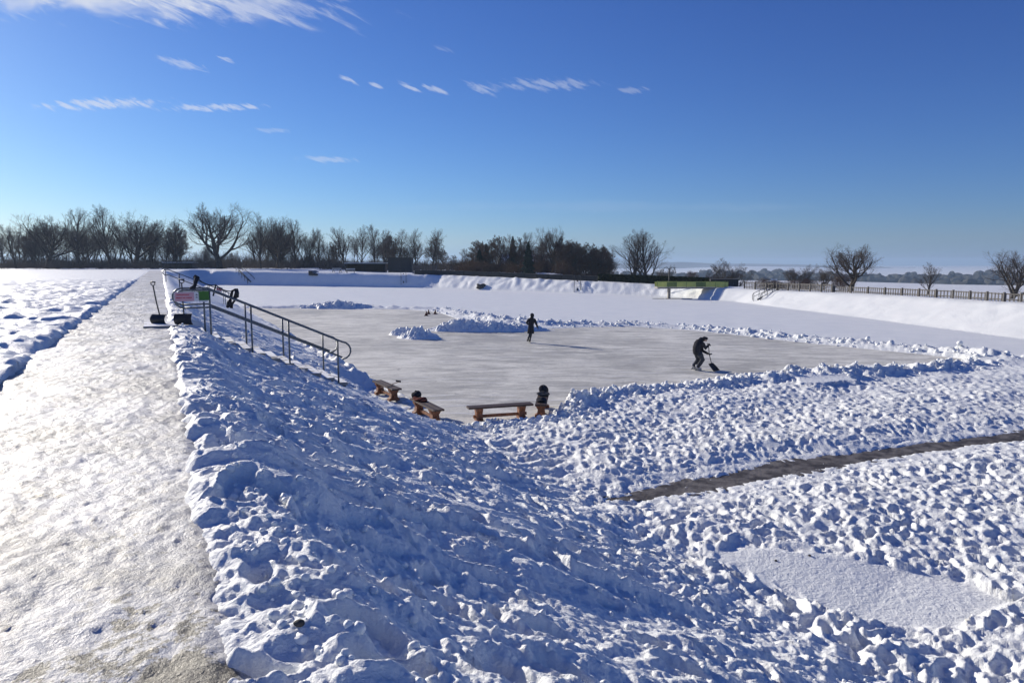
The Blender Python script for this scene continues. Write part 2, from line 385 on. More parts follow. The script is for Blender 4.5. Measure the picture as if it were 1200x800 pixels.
class MB:
    """collects shapes into one mesh"""
    def __init__(s): s.bm = bmesh.new()
    def box(s, c, size, rot=None, bevel=0.0, taper=None):
        r = bmesh.ops.create_cube(s.bm, size=1.0); vs = r['verts']
        for v in vs:
            v.co = Vector((v.co.x*size[0], v.co.y*size[1], v.co.z*size[2]))
            if taper and v.co.z > 0: v.co.x *= taper[0]; v.co.y *= taper[1]
        if bevel > 0:
            es = list({e for v in vs for e in v.link_edges})
            rb = bmesh.ops.bevel(s.bm, geom=es, offset=bevel, segments=2, affect='EDGES', profile=.6)
            vs = list({v for f in rb['faces'] for v in f.verts} | {v for v in vs if v.is_valid})
        M = Matrix.Translation(Vector(c))
        if rot is not None: M = M @ rot.to_4x4()
        for v in vs: v.co = M @ v.co
        return vs
    def tube(s, pts, r, n=8, cap=True, closed=False):
        pts = [Vector(p) for p in pts]; rs = r if isinstance(r, (list, tuple)) else [r]*len(pts)
        rings = []
        up = None; N = len(pts)
        for i, p in enumerate(pts):
            if closed: t = pts[(i+1) % N]-pts[i-1]
            else: t = pts[min(i+1, N-1)]-pts[max(i-1, 0)]
            t.normalize()
            if up is None: up = Vector((0, 0, 1)) if abs(t.z) < .9 else Vector((1, 0, 0))
            a = t.cross(up).normalized(); b = a.cross(t).normalized(); up = b
            rings.append([s.bm.verts.new(p+(a*math.cos(2*math.pi*k/n)+b*math.sin(2*math.pi*k/n))*rs[i]) for k in range(n)])
        for i in range(N if closed else N-1):
            A_, B_ = rings[i], rings[(i+1) % N]
            for k in range(n): s.bm.faces.new((A_[k], A_[(k+1) % n], B_[(k+1) % n], B_[k])).smooth = True
        if cap and not closed:
            s.bm.faces.new(list(reversed(rings[0]))); s.bm.faces.new(rings[-1])
    def prism(s, outline, y0, y1, M=None):
        """outline in XZ, extruded along Y"""
        a = [s.bm.verts.new((x, y0, z)) for x, z in outline]; b = [s.bm.verts.new((x, y1, z)) for x, z in outline]
        n = len(a)
        s.bm.faces.new(a); s.bm.faces.new(list(reversed(b)))
        for i in range(n): s.bm.faces.new((a[i], b[i], b[(i+1) % n], a[(i+1) % n]))
        if M is not None:
            for v in a+b: v.co = M @ v.co
    def ico(s, c, r, sub=2, sc=(1, 1, 1)):
        q = bmesh.ops.create_icosphere(s.bm, subdivisions=sub, radius=r)
        for v in q['verts']:
            v.co = Vector((v.co.x*sc[0], v.co.y*sc[1], v.co.z*sc[2]))+Vector(c)
            for f in v.link_faces: f.smooth = True
        return q['verts']
    def build(s, name, mat, parent=None, **kw):
        bmesh.ops.recalc_face_normals(s.bm, faces=s.bm.faces)
        me = bpy.data.meshes.new(name); s.bm.to_mesh(me); s.bm.free()
        if mat: me.materials.append(mat)
        return link(name, me, parent, **kw)

# ------------------------------------------------------------------ materials
def base_mat(name):
    m = bpy.data.materials.new(name); m.use_nodes = True; t = NT(m.node_tree); t.n.clear()
    bs = t.new('ShaderNodeBsdfPrincipled'); t.new('ShaderNodeOutputMaterial', inp={0: bs.outputs[0]})
    tc = t.new('ShaderNodeTexCoord')
    return m, t, bs, tc.outputs['Object']
def noise(t, vec, scale, det=4, rough=.55, dist=0.0):
    return t.new('ShaderNodeTexNoise', inp={'Vector': vec, 'Scale': scale, 'Detail': det, 'Roughness': rough, 'Distortion': dist}).outputs[0]
def bump(t, bs, h, strength=.4, dist=.01, prev=None):
    b = t.new('ShaderNodeBump', inp={'Height': h, 'Strength': strength, 'Distance': dist})
    if prev is not None: t.l.new(prev, b.inputs['Normal'])
    t.l.new(b.outputs[0], bs.inputs['Normal']); return b.outputs[0]
def simple(name, c1, c2=None, scale=8.0, rough=.6, bstr=.2, bdist=.004, metal=0.0, stretch=None, spec=.4):
    m, t, bs, ob = base_mat(name)
    v = ob
    if stretch:
        mp = t.new('ShaderNodeMapping', inp={0: ob, 'Scale': stretch}); v = mp.outputs[0]
    n = noise(t, v, scale, 5)
    col = t.mix(t.sm(n, .35, .65), c1, c2 or tuple(c*.7 for c in c1))
    t.l.new(col, bs.inputs['Base Color']); bs.inputs['Roughness'].default_value = rough
    bs.inputs['Metallic'].default_value = metal; bs.inputs['Specular IOR Level'].default_value = spec
    if bstr: bump(t, bs, noise(t, v, scale*4, 4), bstr, bdist)
    return m

def snow_mat():
    m, t, bs, ob = base_mat('snow')
    n1 = noise(t, ob, .7, 5, .6); n2 = noise(t, ob, 5.0, 4)
    col = t.mix(t.sm(n1, .3, .7), (.83, .85, .84), (.89, .90, .88))
    # rare dirt crumbs pressed into the snow
    dn = noise(t, ob, 2.3, 6, .7); dd = t.sm(dn, .69, .76)
    col = t.mix(t.m('MULTIPLY', dd, .25), col, (.45, .40, .33))
    t.l.new(col, bs.inputs['Base Color'])
    bs.inputs['Roughness'].default_value = .55; bs.inputs['Specular IOR Level'].default_value = .3
    h = t.m('ADD', t.m('MULTIPLY', noise(t, ob, 26, 6, .65), 1.0), t.m('MULTIPLY', noise(t, ob, 9, 4, .6), 1.6))
    bump(t, bs, h, .7, .03)
    return m
SNOW = snow_mat()
def smooth_snow_mat():
    m, t, bs, ob = base_mat('snow_lumps')
    t.l.new(t.mix(t.sm(noise(t, ob, 3, 4), .3, .7), (.82, .84, .83), (.88, .89, .87)), bs.inputs['Base Color'])
    bs.inputs['Roughness'].default_value = .55; bs.inputs['Specular IOR Level'].default_value = .3
    bump(t, bs, noise(t, ob, 14, 5, .65), .6, .03)
    return m
LUMP = smooth_snow_mat()
def ice_mat():
    m, t, bs, ob = base_mat('rink_ice')
    mp = t.new('ShaderNodeMapping', inp={0: ob, 'Rotation': (0, 0, .25), 'Scale': (.6, 1.5, 1)})
    a = noise(t, mp.outputs[0], .9, 7, .65, .6)           # long shovel and skate sweeps
    b = noise(t, ob, .12, 4, .5)
    c = noise(t, mp.outputs[0], 7, 5, .7)
    k = t.m('ADD', t.m('MULTIPLY', a, .6), t.m('ADD', t.m('MULTIPLY', b, .35), t.m('MULTIPLY', c, .22)))
    col = t.mix(t.sm(k, .46, .72), (.47, .455, .40), (.84, .82, .74))
    col = t.mix(t.sm(noise(t, ob, 1.7, 8, .78, .8), .54, .70, 0, .55), col, (.27, .27, .27))
    col = t.mix(t.sm(noise(t, ob, 6.5, 5, .8), .56, .68, 0, .45), col, (.25, .25, .25))
    # curved skate scratches
    wv = t.new('ShaderNodeTexWave', wave_type='RINGS', rings_direction='Z', inp={'Vector': ob, 'Scale': .35, 'Distortion': 14.0, 'Detail': 4.0, 'Detail Scale': .35})
    sc = t.m('MULTIPLY', t.sm(wv.outputs[1], .94, 1.0), t.sm(noise(t, ob, .5, 3), .45, .65))
    col = t.mix(t.m('MULTIPLY', sc, .85), col, (.82, .82, .82))
    t.l.new(col, bs.inputs['Base Color'])
    bs.inputs['Specular IOR Level'].default_value = .3
    t.l.new(t.sm(k, .4, .7, .5, .8), bs.inputs['Roughness'])
    h = t.m('ADD', t.m('MULTIPLY', c, .5), t.m('ADD', t.m('MULTIPLY', noise(t, ob, 14, 5, .7), .5), t.m('MULTIPLY', noise(t, mp.outputs[0], 2.2, 5, .6), .8)))
    bump(t, bs, h, .8, .05)
    return m
ICEM = ice_mat()
def path_mat():
    m, t, bs, ob = base_mat('trodden_snow')
    n = noise(t, ob, .8, 8, .72, .3); n2 = noise(t, ob, 9, 6, .75)
    col = t.mix(t.sm(n, .36, .62), (.36, .345, .32), (.70, .69, .675))
    col = t.mix(t.sm(n2, .5, .68, 0, .7), col, (.30, .27, .22))
    at = t.new('ShaderNodeAttribute', attribute_name='mud', attribute_type='GEOMETRY')
    md = t.m('ADD', at.outputs['Fac'], t.m('ADD', t.m('MULTIPLY', t.m('SUBTRACT', n2, .5), 1.3), t.m('MULTIPLY', t.m('SUBTRACT', n, .5), 1.6)))
    mk = t.sm(md, .52, .66)
    gr = t.mix(t.sm(noise(t, ob, 60, 3, .6), .4, .6), (.135, .12, .09), (.22, .20, .15))
    col = t.mix(mk, col, gr)
    t.l.new(col, bs.inputs['Base Color'])
    bs.inputs['Roughness'].default_value = .5
    h = t.m('ADD', noise(t, ob, 40, 5, .7), t.m('MULTIPLY', noise(t, ob, 13, 5, .7), 1.5))
    bump(t, bs, h, .65, .025)
    return m
PATHM = path_mat()
TRACKM = simple('wet_track', (.055, .045, .034), (.19, .17, .145), 3.5, .6, .7, .03)
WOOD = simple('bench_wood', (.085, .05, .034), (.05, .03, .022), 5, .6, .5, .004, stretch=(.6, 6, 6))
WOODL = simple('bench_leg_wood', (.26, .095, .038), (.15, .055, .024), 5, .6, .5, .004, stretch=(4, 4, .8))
STEEL = simple('galvanised_steel', (.16, .18, .19), (.11, .125, .135), 14, .42, .1, .001, metal=.55)
DSTEEL = simple('dark_steel', (.04, .045, .05), (.03, .034, .038), 14, .6, .1, .001)
CONC = simple('concrete', (.36, .34, .30), (.24, .22, .19), 3, .85, .4, .006)
BLACKP = simple('black_plastic', (.02, .02, .022), (.03, .03, .032), 10, .45, .1)
BLACKC = simple('black_cloth', (.026, .026, .03), (.042, .042, .05), 18, .95, .5, .004, spec=.1)
GREYC = simple('dark_grey_cloth', (.05, .053, .06), (.07, .074, .082), 18, .9, .5, .004, spec=.1)
REDC = simple('red_brown_cloth', (.13, .024, .02), (.08, .015, .013), 12, .9, .3, spec=.1)
SKIN = simple('skin', (.55, .34, .26), (.50, .30, .22), 20, .5, .05)
HAIR = simple('hair', (.035, .022, .015), (.02, .013, .01), 60, .6, .4)
PALE = simple('pale_leather', (.45, .45, .46), (.35, .35, .36), 20, .5, .1)
PINK = simple('pink_sign_face', (.62, .36, .40), (.58, .33, .38), 2, .5, 0)
WHITEP = simple('white_sign_face', (.66, .66, .68), (.62, .62, .64), 2, .5, 0)
GREENP = simple('green_sign_face', (.05, .17, .02), (.04, .13, .02), 2, .55, 0)
REDINK = simple('red_lettering', (.50, .06, .09), (.45, .05, .08), 2, .5, 0)
BLKINK = simple('black_lettering', (.03, .03, .04), (.03, .03, .04), 2, .5, 0)
YGREEN = simple('yellow_green_panel', (.62, .62, .16), (.50, .54, .14), 1.2, .6, .2)
DGREEN = simple('dark_green_panel', (.22, .27, .07), (.15, .20, .06), 1.2, .6, .2)
DWOOD = simple('dark_boards', (.030, .032, .032), (.045, .045, .042), 3, .8, .4, stretch=(8, 8, .5))
BRWOOD = simple('brown_boards', (.085, .06, .055), (.06, .045, .04), 3, .8, .4, stretch=(8, 8, .5))
GRWOOD = simple('grey_boards', (.14, .13, .12), (.09, .085, .08), 3, .8, .4, stretch=(8, 8, .5))
GLASS = simple('dark_glass', (.02, .025, .03), (.03, .035, .04), 3, .1, 0)
WALLM = simple('pale_render_wall', (.45, .42, .37), (.38, .35, .31), 1, .8, .2)
CARB = simple('black_car_paint', (.02, .022, .026), (.02, .022, .026), 1, .25, 0)
RUBBER = simple('rubber', (.02, .02, .02), (.025, .025, .025), 8, .8, .2)
ROCK = simple('dark_rock', (.05, .045, .04), (.09, .08, .07), 3, .8, .6, .02)
def bark_mat(name, c1, c2, snow=.62, amount=.6):
    m, t, bs, ob = base_mat(name)
    n = noise(t, ob, 2.2, 5)
    col = t.mix(t.sm(n, .35, .65), c1, c2)
    ge = t.new('ShaderNodeNewGeometry'); sx = t.new('ShaderNodeSeparateXYZ', inp={0: ge.outputs['Normal']})
    mk = t.m('MULTIPLY', t.sm(sx.outputs[2], snow, snow+.25), t.sm(noise(t, ob, 1.1, 3), .42, .6, 0, amount))
    col = t.mix(mk, col, (.82, .84, .88))
    t.l.new(col, bs.inputs['Base Color']); bs.inputs['Roughness'].default_value = .9
    bs.inputs['Specular IOR Level'].default_value = .15
    return m
BARK = bark_mat('bark', (.075, .062, .05), (.045, .038, .032), .55, .7)
TWIG = bark_mat('twigs', (.13, .105, .085), (.085, .07, .058), .75, .25)
BTWIG = bark_mat('brown_twigs', (.115, .066, .038), (.075, .045, .03), .85, .1)
RTWIG = bark_mat('reddish_twigs', (.14, .085, .07), (.09, .06, .05), .8, .2)
CONIF = bark_mat('conifer_needles', (.022, .038, .026), (.035, .05, .032), .8, .12)
HEDGE = bark_mat('hedge_leaves', (.02, .03, .018), (.035, .045, .025), .8, .12)

# ------------------------------------------------------------------ snow ground: one sheet to the horizon
def radii():
    r = [0.05, .25, .5, .7]
    while r[-1] < 8000:
        q = r[-1]
        k = .02 if q < 1.6 else (.0043 if q < 160 else (.012 if q < 250 else .035))
        r.append(q*(1+k))
    return np.array(r)
R = radii()
a_in = np.linspace(-rad(42), rad(42), 760)
a_l = -rad(42)-(np.linspace(0, 1, 70)[1:]**1.3)*rad(138)
AN = np.concatenate([a_l[::-1], a_in, -a_l])
RR, AA = np.meshgrid(R, AN, indexing='ij')
X = (RR*np.sin(AA)).ravel(); Y = (RR*np.cos(AA)).ravel()
res = np.maximum(RR*.0046, .0).ravel()+np.where(np.abs(AA).ravel() > rad(43), RR.ravel()*.03, 0)
Z = terrain(X, Y, True, res)
nr_, na = RR.shape
idx = np.arange(nr_*na).reshape(nr_, na)
Q = np.stack([idx[:-1, :-1], idx[1:, :-1], idx[1:, 1:], idx[:-1, 1:]], -1).reshape(-1, 4)
Q = Q[:, ::-1]
g_me = np_mesh('snow_ground', np.stack([X, Y, Z], 1), Q, [SNOW])
link('snow_ground', g_me, kind='structure')
del X, Y, Z, RR, AA, res, Q

# ------------------------------------------------------------------ ice, track, path
def grid_sheet(name, pts, z, mat, n=1):
    bm = bmesh.new(); vs = [bm.verts.new((p[0], p[1], z)) for p in pts]; bm.faces.new(vs)
    bmesh.ops.triangulate(bm, faces=bm.faces[:]); bmesh.ops.recalc_face_normals(bm, faces=bm.faces)
    if bm.faces[0].normal.z < 0: bmesh.ops.reverse_faces(bm, faces=bm.faces)
    me = bpy.data.meshes.new(name); bm.to_mesh(me); bm.free(); me.materials.append(mat)
    return link(name, me, kind='structure')
cx = sum(p[0] for p in RINK)/len(RINK); cy = sum(p[1] for p in RINK)/len(RINK)
def grow(pts, k=.5):
    out = []; n = len(pts)
    for i in range(n):
        a = Vector(pts[i-1]); b = Vector(pts[i]); c = Vector(pts[(i+1) % n])
        t = (c-a).normalized(); nn = Vector((t.y, -t.x)); out.append((b.x+nn.x*k, b.y+nn.y*k))
    return out
area = sum(RINK[i-1][0]*RINK[i][1]-RINK[i][0]*RINK[i-1][1] for i in range(len(RINK)))
grid_sheet('ice_rink', grow(RINK, .45 if area > 0 else -.45), ICE, ICEM)
tp = []; tq = []
for i, p in enumerate(TRACK):
    a = Vector(TRACK[max(i-1, 0)][:2]); b = Vector(TRACK[min(i+1, len(TRACK)-1)][:2]); t = (b-a).normalized(); nn = Vector((-t.y, t.x))
    w = max(p[2], .05)*1.5+.1
    tp.append((p[0]+nn.x*w, p[1]+nn.y*w)); tq.append((p[0]-nn.x*w, p[1]-nn.y*w))
grid_sheet('cleared_track', tp+tq[::-1], ICE+.012, TRACKM)
# trodden path on the crest
ss = [-6.0]
while ss[-1] < 150: q = abs(ss[-1])+1.5; ss.append(ss[-1]+max(.02, q*.006))
ss = np.array(ss); uu = np.linspace(-2.7, .25, 150)
S_, U_ = np.meshgrid(ss, uu, indexing='ij'); S_ = S_.ravel(); U_ = U_.ravel()
X = P0[0]+U_*ND[0]+S_*PD[0]; Y = P0[1]+U_*ND[1]+S_*PD[1]
rs = np.clip(np.hypot(X, Y)*.005, .01, 5)
kp = lambda lam: 1-sst(lam*.22, lam*.45, rs)
hz = TOP-.01+.02*fbm(X, Y, .9, 3, 201)+.006*(np.abs(perlin(X/.13, Y/.13, 205))*2-.5)*kp(.16)+.010*fbm(X, Y, .3, 4, 207, .7)+.006*perlin(X/.05, Y/.05, 209)*kp(.05)+.7*clods(X+.02*perlin(X/.05, Y/.05, 8), Y, .14, .006, .022, 212, .4)*kp(.1)
hz += prints(X, Y, .41, .15, .07, .004, 211, .7, ang0=math.atan2(PD[1], PD[0]), angv=.5)*kp(.25)
mud = np.zeros_like(X)
for (px, py, a) in ((248, 792, .16), (212, 788, .20), (225, 812, .2), (214, 520, .28), (208, 505, .25), (202, 600, .2), (207, 460, .2)):
    v = at_z(px, py, TOP); mud = np.maximum(mud, np.exp(-((X-v.x)**2+(Y-v.y)**2)/(a*a)))
mud = np.maximum(mud, .44*sst(.15, .55, fbm(X, Y, 1.1, 4, 221, .7)))*(1-sst(-.7, -.25, U_)*(Y > 4))
hz -= .003*sst(.3, .8, mud)
hz -= .16*sst(-.12, .25, U_)+.2*(1-sst(-2.7, -2.3, U_))
ns, nu = len(ss), len(uu); idx = np.arange(ns*nu).reshape(ns, nu)
Q = np.stack([idx[:-1, :-1], idx[:-1, 1:], idx[1:, 1:], idx[1:, :-1]], -1).reshape(-1, 4)
me = np_mesh('footpath', np.stack([X, Y, hz], 1), Q, [PATHM])
at = me.attributes.new('mud', 'FLOAT', 'POINT'); at.data.foreach_set('value', mud.astype(np.float32))
fp_o = link('footpath', me, kind='structure')
if me.polygons[0].normal.z < 0: me.flip_normals()

# ------------------------------------------------------------------ heaps of shovelled snow
def heap(name, humps, label, seed):
    cx = np.mean([h[0] for h in humps]); cy = np.mean([h[1] for h in humps])
    ra = max(abs(h[0]-cx)+h[2]*1.6 for h in humps); rb = max(abs(h[1]-cy)+h[3]*2.0 for h in humps)
    n = 170; m = 90
    gx, gy = np.meshgrid(np.linspace(-ra, ra, n)+cx, np.linspace(-rb, rb, m)+cy, indexing='ij')
    wx = gx+.12*perlin(gx/.5, gy/.5, seed); wy = gy+.12*perlin(gx/.5, gy/.5, seed+1)
    h = np.zeros_like(gx)
    for (a, b, r1, r2, hh) in humps:
        q = np.sqrt(((gx-a)/r1)**2+((gy-b)/r2)**2)*(1+.25*perlin(gx/.8, gy/.8, seed+2))
        h = np.maximum(h, hh*np.clip(1.12-q*.72, 0, 1.0)**.9)
    k = np.clip(h*3, 0, 1)
    h = h+k*(.16*(np.abs(perlin(wx/.5, wy/.5, seed+3))*2-.4)+.09*(np.abs(perlin(wx/.24, wy/.24, seed+4))*2-.4)+.04*perlin(gx/.1, gy/.1, seed+5)+clods(wx, wy, .3, .03, .14, seed+8, .5)*.8)
    z = ICE-.05+h*1.05
    idx = np.arange(n*m).reshape(n, m)
    Qh = np.stack([idx[:-1, :-1], idx[1:, :-1], idx[1:, 1:], idx[:-1, 1:]], -1).reshape(-1, 4)
    me = np_mesh(name, np.stack([(gx-cx).ravel(), (gy-cy).ravel(), (z-ICE).ravel()], 1), Qh, [LUMP])
    o = link(name, me, label=label, cat='snow heap', group='heaps of shovelled snow'); o.location = (cx, cy, ICE)
heap('snow_heap', PILES[:3], 'long high heap of shovelled snow in shade beside the rink edge', 301)
heap('snow_heap', PILES[3:], 'small twin-humped heap of snow standing alone on the rink ice', 331)
v = at_z(398, 361, ICE)
heap('snow_heap', [(v.x, v.y, 2.0, .9, .72), (v.x-2.3, v.y+.1, 1.6, .6, .38), (v.x+2.6, v.y, 1.4, .6, .35)], 'distant dark peaked heap on the far left rink ridge', 351)

# loose clods on the ridges and the bank
rng = random.Random(5)
ib = bmesh.new(); bmesh.ops.create_icosphere(ib, subdivisions=2, radius=1.0)
iv = np.array([v.co[:] for v in ib.verts]); it = np.array([[v.index for v in f.verts] for f in ib.faces]); ib.free()
pos = []
def scatter(n, fn, smin, smax):
    for _ in range(n):
        x, y = fn(); pos.append((x, y, smin+(smax-smin)*rng.random()**2.2))
def along(pl, w):
    k = rng.randrange(len(pl)-1); t = rng.random(); a, b = pl[k], pl[k+1]
    return (a[0]*(1-t)+b[0]*t+rng.gauss(0, w), a[1]*(1-t)+b[1]*t+rng.gauss(0, w))
def slope_pt():
    q = rng.random()**1.6; s_ = -2+q*26; u_ = .1+rng.random()*6.6; v = world(u_, s_); return v.x, v.y
def crest_pt():
    v = world(.15+abs(rng.gauss(0, .35)), -2+rng.random()**1.5*24); return v.x, v.y
scatter(2200, slope_pt, .005, .032); scatter(900, crest_pt, .005, .035)
scatter(900, lambda: along(RIDGE_NEAR, .5), .02, .10); scatter(700, lambda: along(RIDGE_FAR[4:], .8), .03, .17)
scatter(160, lambda: along([TRACK[i] for i in range(len(TRACK))], .8), .01, .035)
PX = np.array([p[0] for p in pos]); PY = np.array([p[1] for p in pos]); PS = np.array([p[2] for p in pos])
PZ = terrain(PX, PY)
okm = (PZ > ICE-.03)
cu, cs = us(PX, PY); okm &= ~((cs > STAIR_S[0]-.1) & (cs < STAIR_S[1]+.1) & (cu < 4.5))
PX, PY, PZ, PS = PX[okm], PY[okm], PZ[okm], PS[okm]
nv = len(iv); allv = []; allf = []
for i in range(len(PX)):
    sc = np.array([1+.4*(rng.random()-.5), 1+.4*(rng.random()-.5), .75+.3*rng.random()])*PS[i]
    nz = 1+.38*perlin(iv[:, 0]*1.3+i*3.1, iv[:, 1]*1.3+iv[:, 2]*1.7, i % 97)
    a = rng.random()*6.28; c, s = math.cos(a), math.sin(a)
    vv = iv*nz[:, None]*sc; vv = np.stack([vv[:, 0]*c-vv[:, 1]*s, vv[:, 0]*s+vv[:, 1]*c, vv[:, 2]], 1)
    allv.append(vv+np.array([PX[i], PY[i], PZ[i]+PS[i]*.15])); allf.append(it+i*nv)
me = np_mesh('snow_clods', np.concatenate(allv), np.concatenate(allf), [LUMP])
link('snow_clods', me, label='loose clods of snow lying on the trampled bank and ridges', cat='snow clods', kind='stuff')

# ================================================================== OBJECTS
def rail_part(name, pts, r, parent, n=8, mat=None, **kw):
    m = MB(); m.tube(pts, r, n); return m.build(name, mat or STEEL, parent, **kw)
def V3(u, s, z): return world(u, s, z)
# ---- hand rails of the near staircase -----------------------------------------------------------
def handrail(org, along, zt0, slope, posts, u_top, u_end, flat, label, group, foot, loops=True, r=.026, H=1.15, gap=.44, mat=None):
    """org: crest point, along: downhill unit vector (xy); heights relative to crest level org.z"""
    mat = mat or STEEL
    root = empty('stair_handrail', org, 0, label, 'handrail', group)
    def P(u, z): return (along[0]*u, along[1]*u, z)
    def zt(u): return zt0-slope*max(u-flat, 0)
    g = gap; top = []; low = []
    hb = g/2
    N = 7
    if loops:       # rounded hoop where the two rails meet at the upper end
        top += [P(u_top+hb-hb*math.sin(a), zt(u_top)-hb+hb*math.cos(a)) for a in [math.pi*k/N for k in range(N, 0, -1)]]
    top += [P(u_top+hb, zt(u_top)), P(flat, zt(flat))]
    top += [P(u_end-hb, zt(u_end-hb))]
    cz = zt(u_end-hb)-hb; sl = math.atan(slope)
    if loops:
        for k in range(1, N+1):
            a = math.pi*k/N+sl*0
            top.append(P(u_end-hb+hb*math.sin(a)*1.1, cz-.05*math.sin(a/2)+hb*math.cos(a)))
    rail_part('top_rail', top, r, root, 8, mat)
    low = [P(u_top+hb, zt(u_top)-g), P(flat, zt(flat)-g), P(u_end-hb, zt(u_end-hb)-g)]
    rail_part('lower_rail', low, r*.9, root, 8, mat)
    for u in posts:
        rail_part('post', [P(u, foot(u)), P(u, zt(u)-.02)], r*.95, root, 8, mat)
    return root
for s_, posts, lab in ((16.5, (.86, 1.84, 2.78, 4.08), 'near handrail of the snowy stairs, carrying the pink sign'),
                       (18.1, (.80, 1.86, 2.86, 4.0), 'far handrail of the snowy stairs, behind the pink sign')):
    o = world(0, s_, TOP)
    handrail((o.x, o.y, TOP), ND, .91, .455, posts, .05 if s_ < 17 else .03, 4.42, .9, lab, 'handrails of the stairs',
             lambda u: -.44*u-.15 if u > .5 else -.3)
# next staircase further along the bank
for s_, lab in ((60.0, 'nearer handrail of the far staircase on the left bank'), (61.8, 'farther handrail of the far staircase on the left bank')):
    o = world(0, s_, TOP)
    handrail((o.x, o.y, TOP), ND, 1.05, .44, (.1, 1.1, 2.2, 3.3, 4.5), -.1, 4.9, .3, lab, 'handrails of the far stairs', lambda u: -.44*u-.15, r=.03)
# ---- concrete stairs ------------------------------------------------------------------------------
def step_mat():
    m, t, bs, ob = base_mat('snowy_concrete')
    ge = t.new('ShaderNodeNewGeometry'); sx = t.new('ShaderNodeSeparateXYZ', inp={0: ge.outputs['Normal']})
    up = t.m('GREATER_THAN', sx.outputs[2], .5)
    mk = t.m('MULTIPLY', up, t.sm(noise(t, ob, 3.5, 5), .38, .5))
    t.l.new(t.mix(mk, (.30, .28, .25), (.84, .86, .90)), bs.inputs['Base Color']); bs.inputs['Roughness'].default_value = .8
    bump(t, bs, noise(t, ob, 20, 5), .5, .01)
    return m
STEPM = step_mat()
o = world(0, STAIR_S[0], TOP)
st_root = empty('staircase', (o.x, o.y, TOP), math.atan2(ND[1], ND[0]), 'concrete stairs half buried in snow between two handrails', 'staircase')
for k in range(12):
    u0 = -.05+k*.36
    zt = -.0-.1584*k+.0
    m = MB(); m.box((u0+.20, .86, zt-.04), (.42, 1.72, .09), bevel=.008); m.box((u0+.36, .86, zt-.14), (.03, 1.6, .12))
    m.build('step', STEPM, st_root)
m = MB(); m.box((-.3, .86, .0), (.75, 1.6, .08), bevel=.01); m.build('landing', STEPM, st_root)

# ---- signs, rope barrier and things hung on the rail -----------------------------------------------
def sx_(u, s, z): return world(u, s, TOP+z)
RZ = math.atan2(ND[1], ND[0])
def yaw_box(name, mat, parent, c, size, bevel=.004):
    m = MB(); m.box(c, size, bevel=bevel); return m.build(name, mat, parent)
# sign board: pink face with two rows of red lettering, white strip at its right end with small black marks
sg = empty('notice_board', sx_(.03, 16.42, .76), RZ, 'pale pink board with red lettering fixed in the end hoop of the near handrail', 'sign')
yaw_box('board', WHITEP, sg, (.30, 0, 0), (.58, .015, .235), .02)
yaw_box('face', PINK, sg, (.25, -.010, -.005), (.44, .008, .215), .003)
rg = random.Random(3)
for row, (x0, x1, z) in enumerate(((.07, .36, .045), (.06, .42, -.03))):
    x = x0; m = MB()
    while x < x1:
        w = .012+.008*rg.random(); m.box((x+w/2, -.0165, z+.002*rg.random()), (w, .004, .026+.006*rg.random())); x += w+.006+(.014 if rg.random() < .15 else 0)
    m.build('lettering_row', REDINK, sg)
for z in (.045, -.02):
    m = MB(); m.prism([(.50, z-.014), (.56, z-.014), (.53, z+.016)], -.0125, -.0105); m.build('mark', BLKINK, sg)
for x in (.04, .54):
    m = MB(); m.tube([(x, .01, .11), (x, .02, .16)], .006, 6); m.build('clamp', DSTEEL, sg)
gs = empty('notice_board', sx_(.56, 16.42, .77), RZ, 'small plain green board beside the pink one on the near handrail', 'sign')
yaw_box('board', GREENP, gs, (.155, 0, .0), (.26, .012, .23), .004)
yaw_box('lower_strip', WHITEP, gs, (.15, -.003, -.135), (.2, .01, .035), .004)
# rope on three short stakes above the far handrail
def P3(px, py, d): return at_y(px, py, d)
a0 = P3(231, 326, 18.6); a1 = P3(253, 334, 18.8); a2 = P3(273, 341, 19.0)
rp = empty('rope_barrier', a1, 0, 'sagging dark rope tied above the handrail, a small notice hanging from it', 'rope barrier')
def sagline(p, q, sag, n=10):
    return [tuple(Vector(p).lerp(Vector(q), k/n)-Vector((0, 0, sag*4*(k/n)*(1-k/n)))-Vector(a1)) for k in range(n+1)]
m = MB(); m.tube(sagline(a0, a1, .07)+sagline(a1, a2, .06)[1:], .016, 6); m.build('rope', BLACKC, rp)
for p, dz, dx in ((a0, .30, -.08), (a1, .30, -.09), (a2, .22, -.05)):
    m = MB(); m.tube([tuple(Vector(p)-Vector(a1)+Vector((0, 0, .02))), tuple(Vector(p)-Vector(a1)+Vector((dx, 0, -dz)))], .022, 7); m.build('stake', DSTEEL, rp)
nb = P3(257, 339, 18.9)-a1
m = MB(); m.box((nb.x, nb.y, nb.z), (.16, .012, .13), Matrix.Rotation(.25, 3, 'Y')); nt_ = m.build('notice', WHITEP, rp)
m = MB()
for dx in (-.045, 0, .045): m.box((nb.x+dx, nb.y-.009, nb.z-dx*.25), (.028, .004, .06), Matrix.Rotation(.25, 3, 'Y'))
m.build('notice_mark', REDINK, nt_)
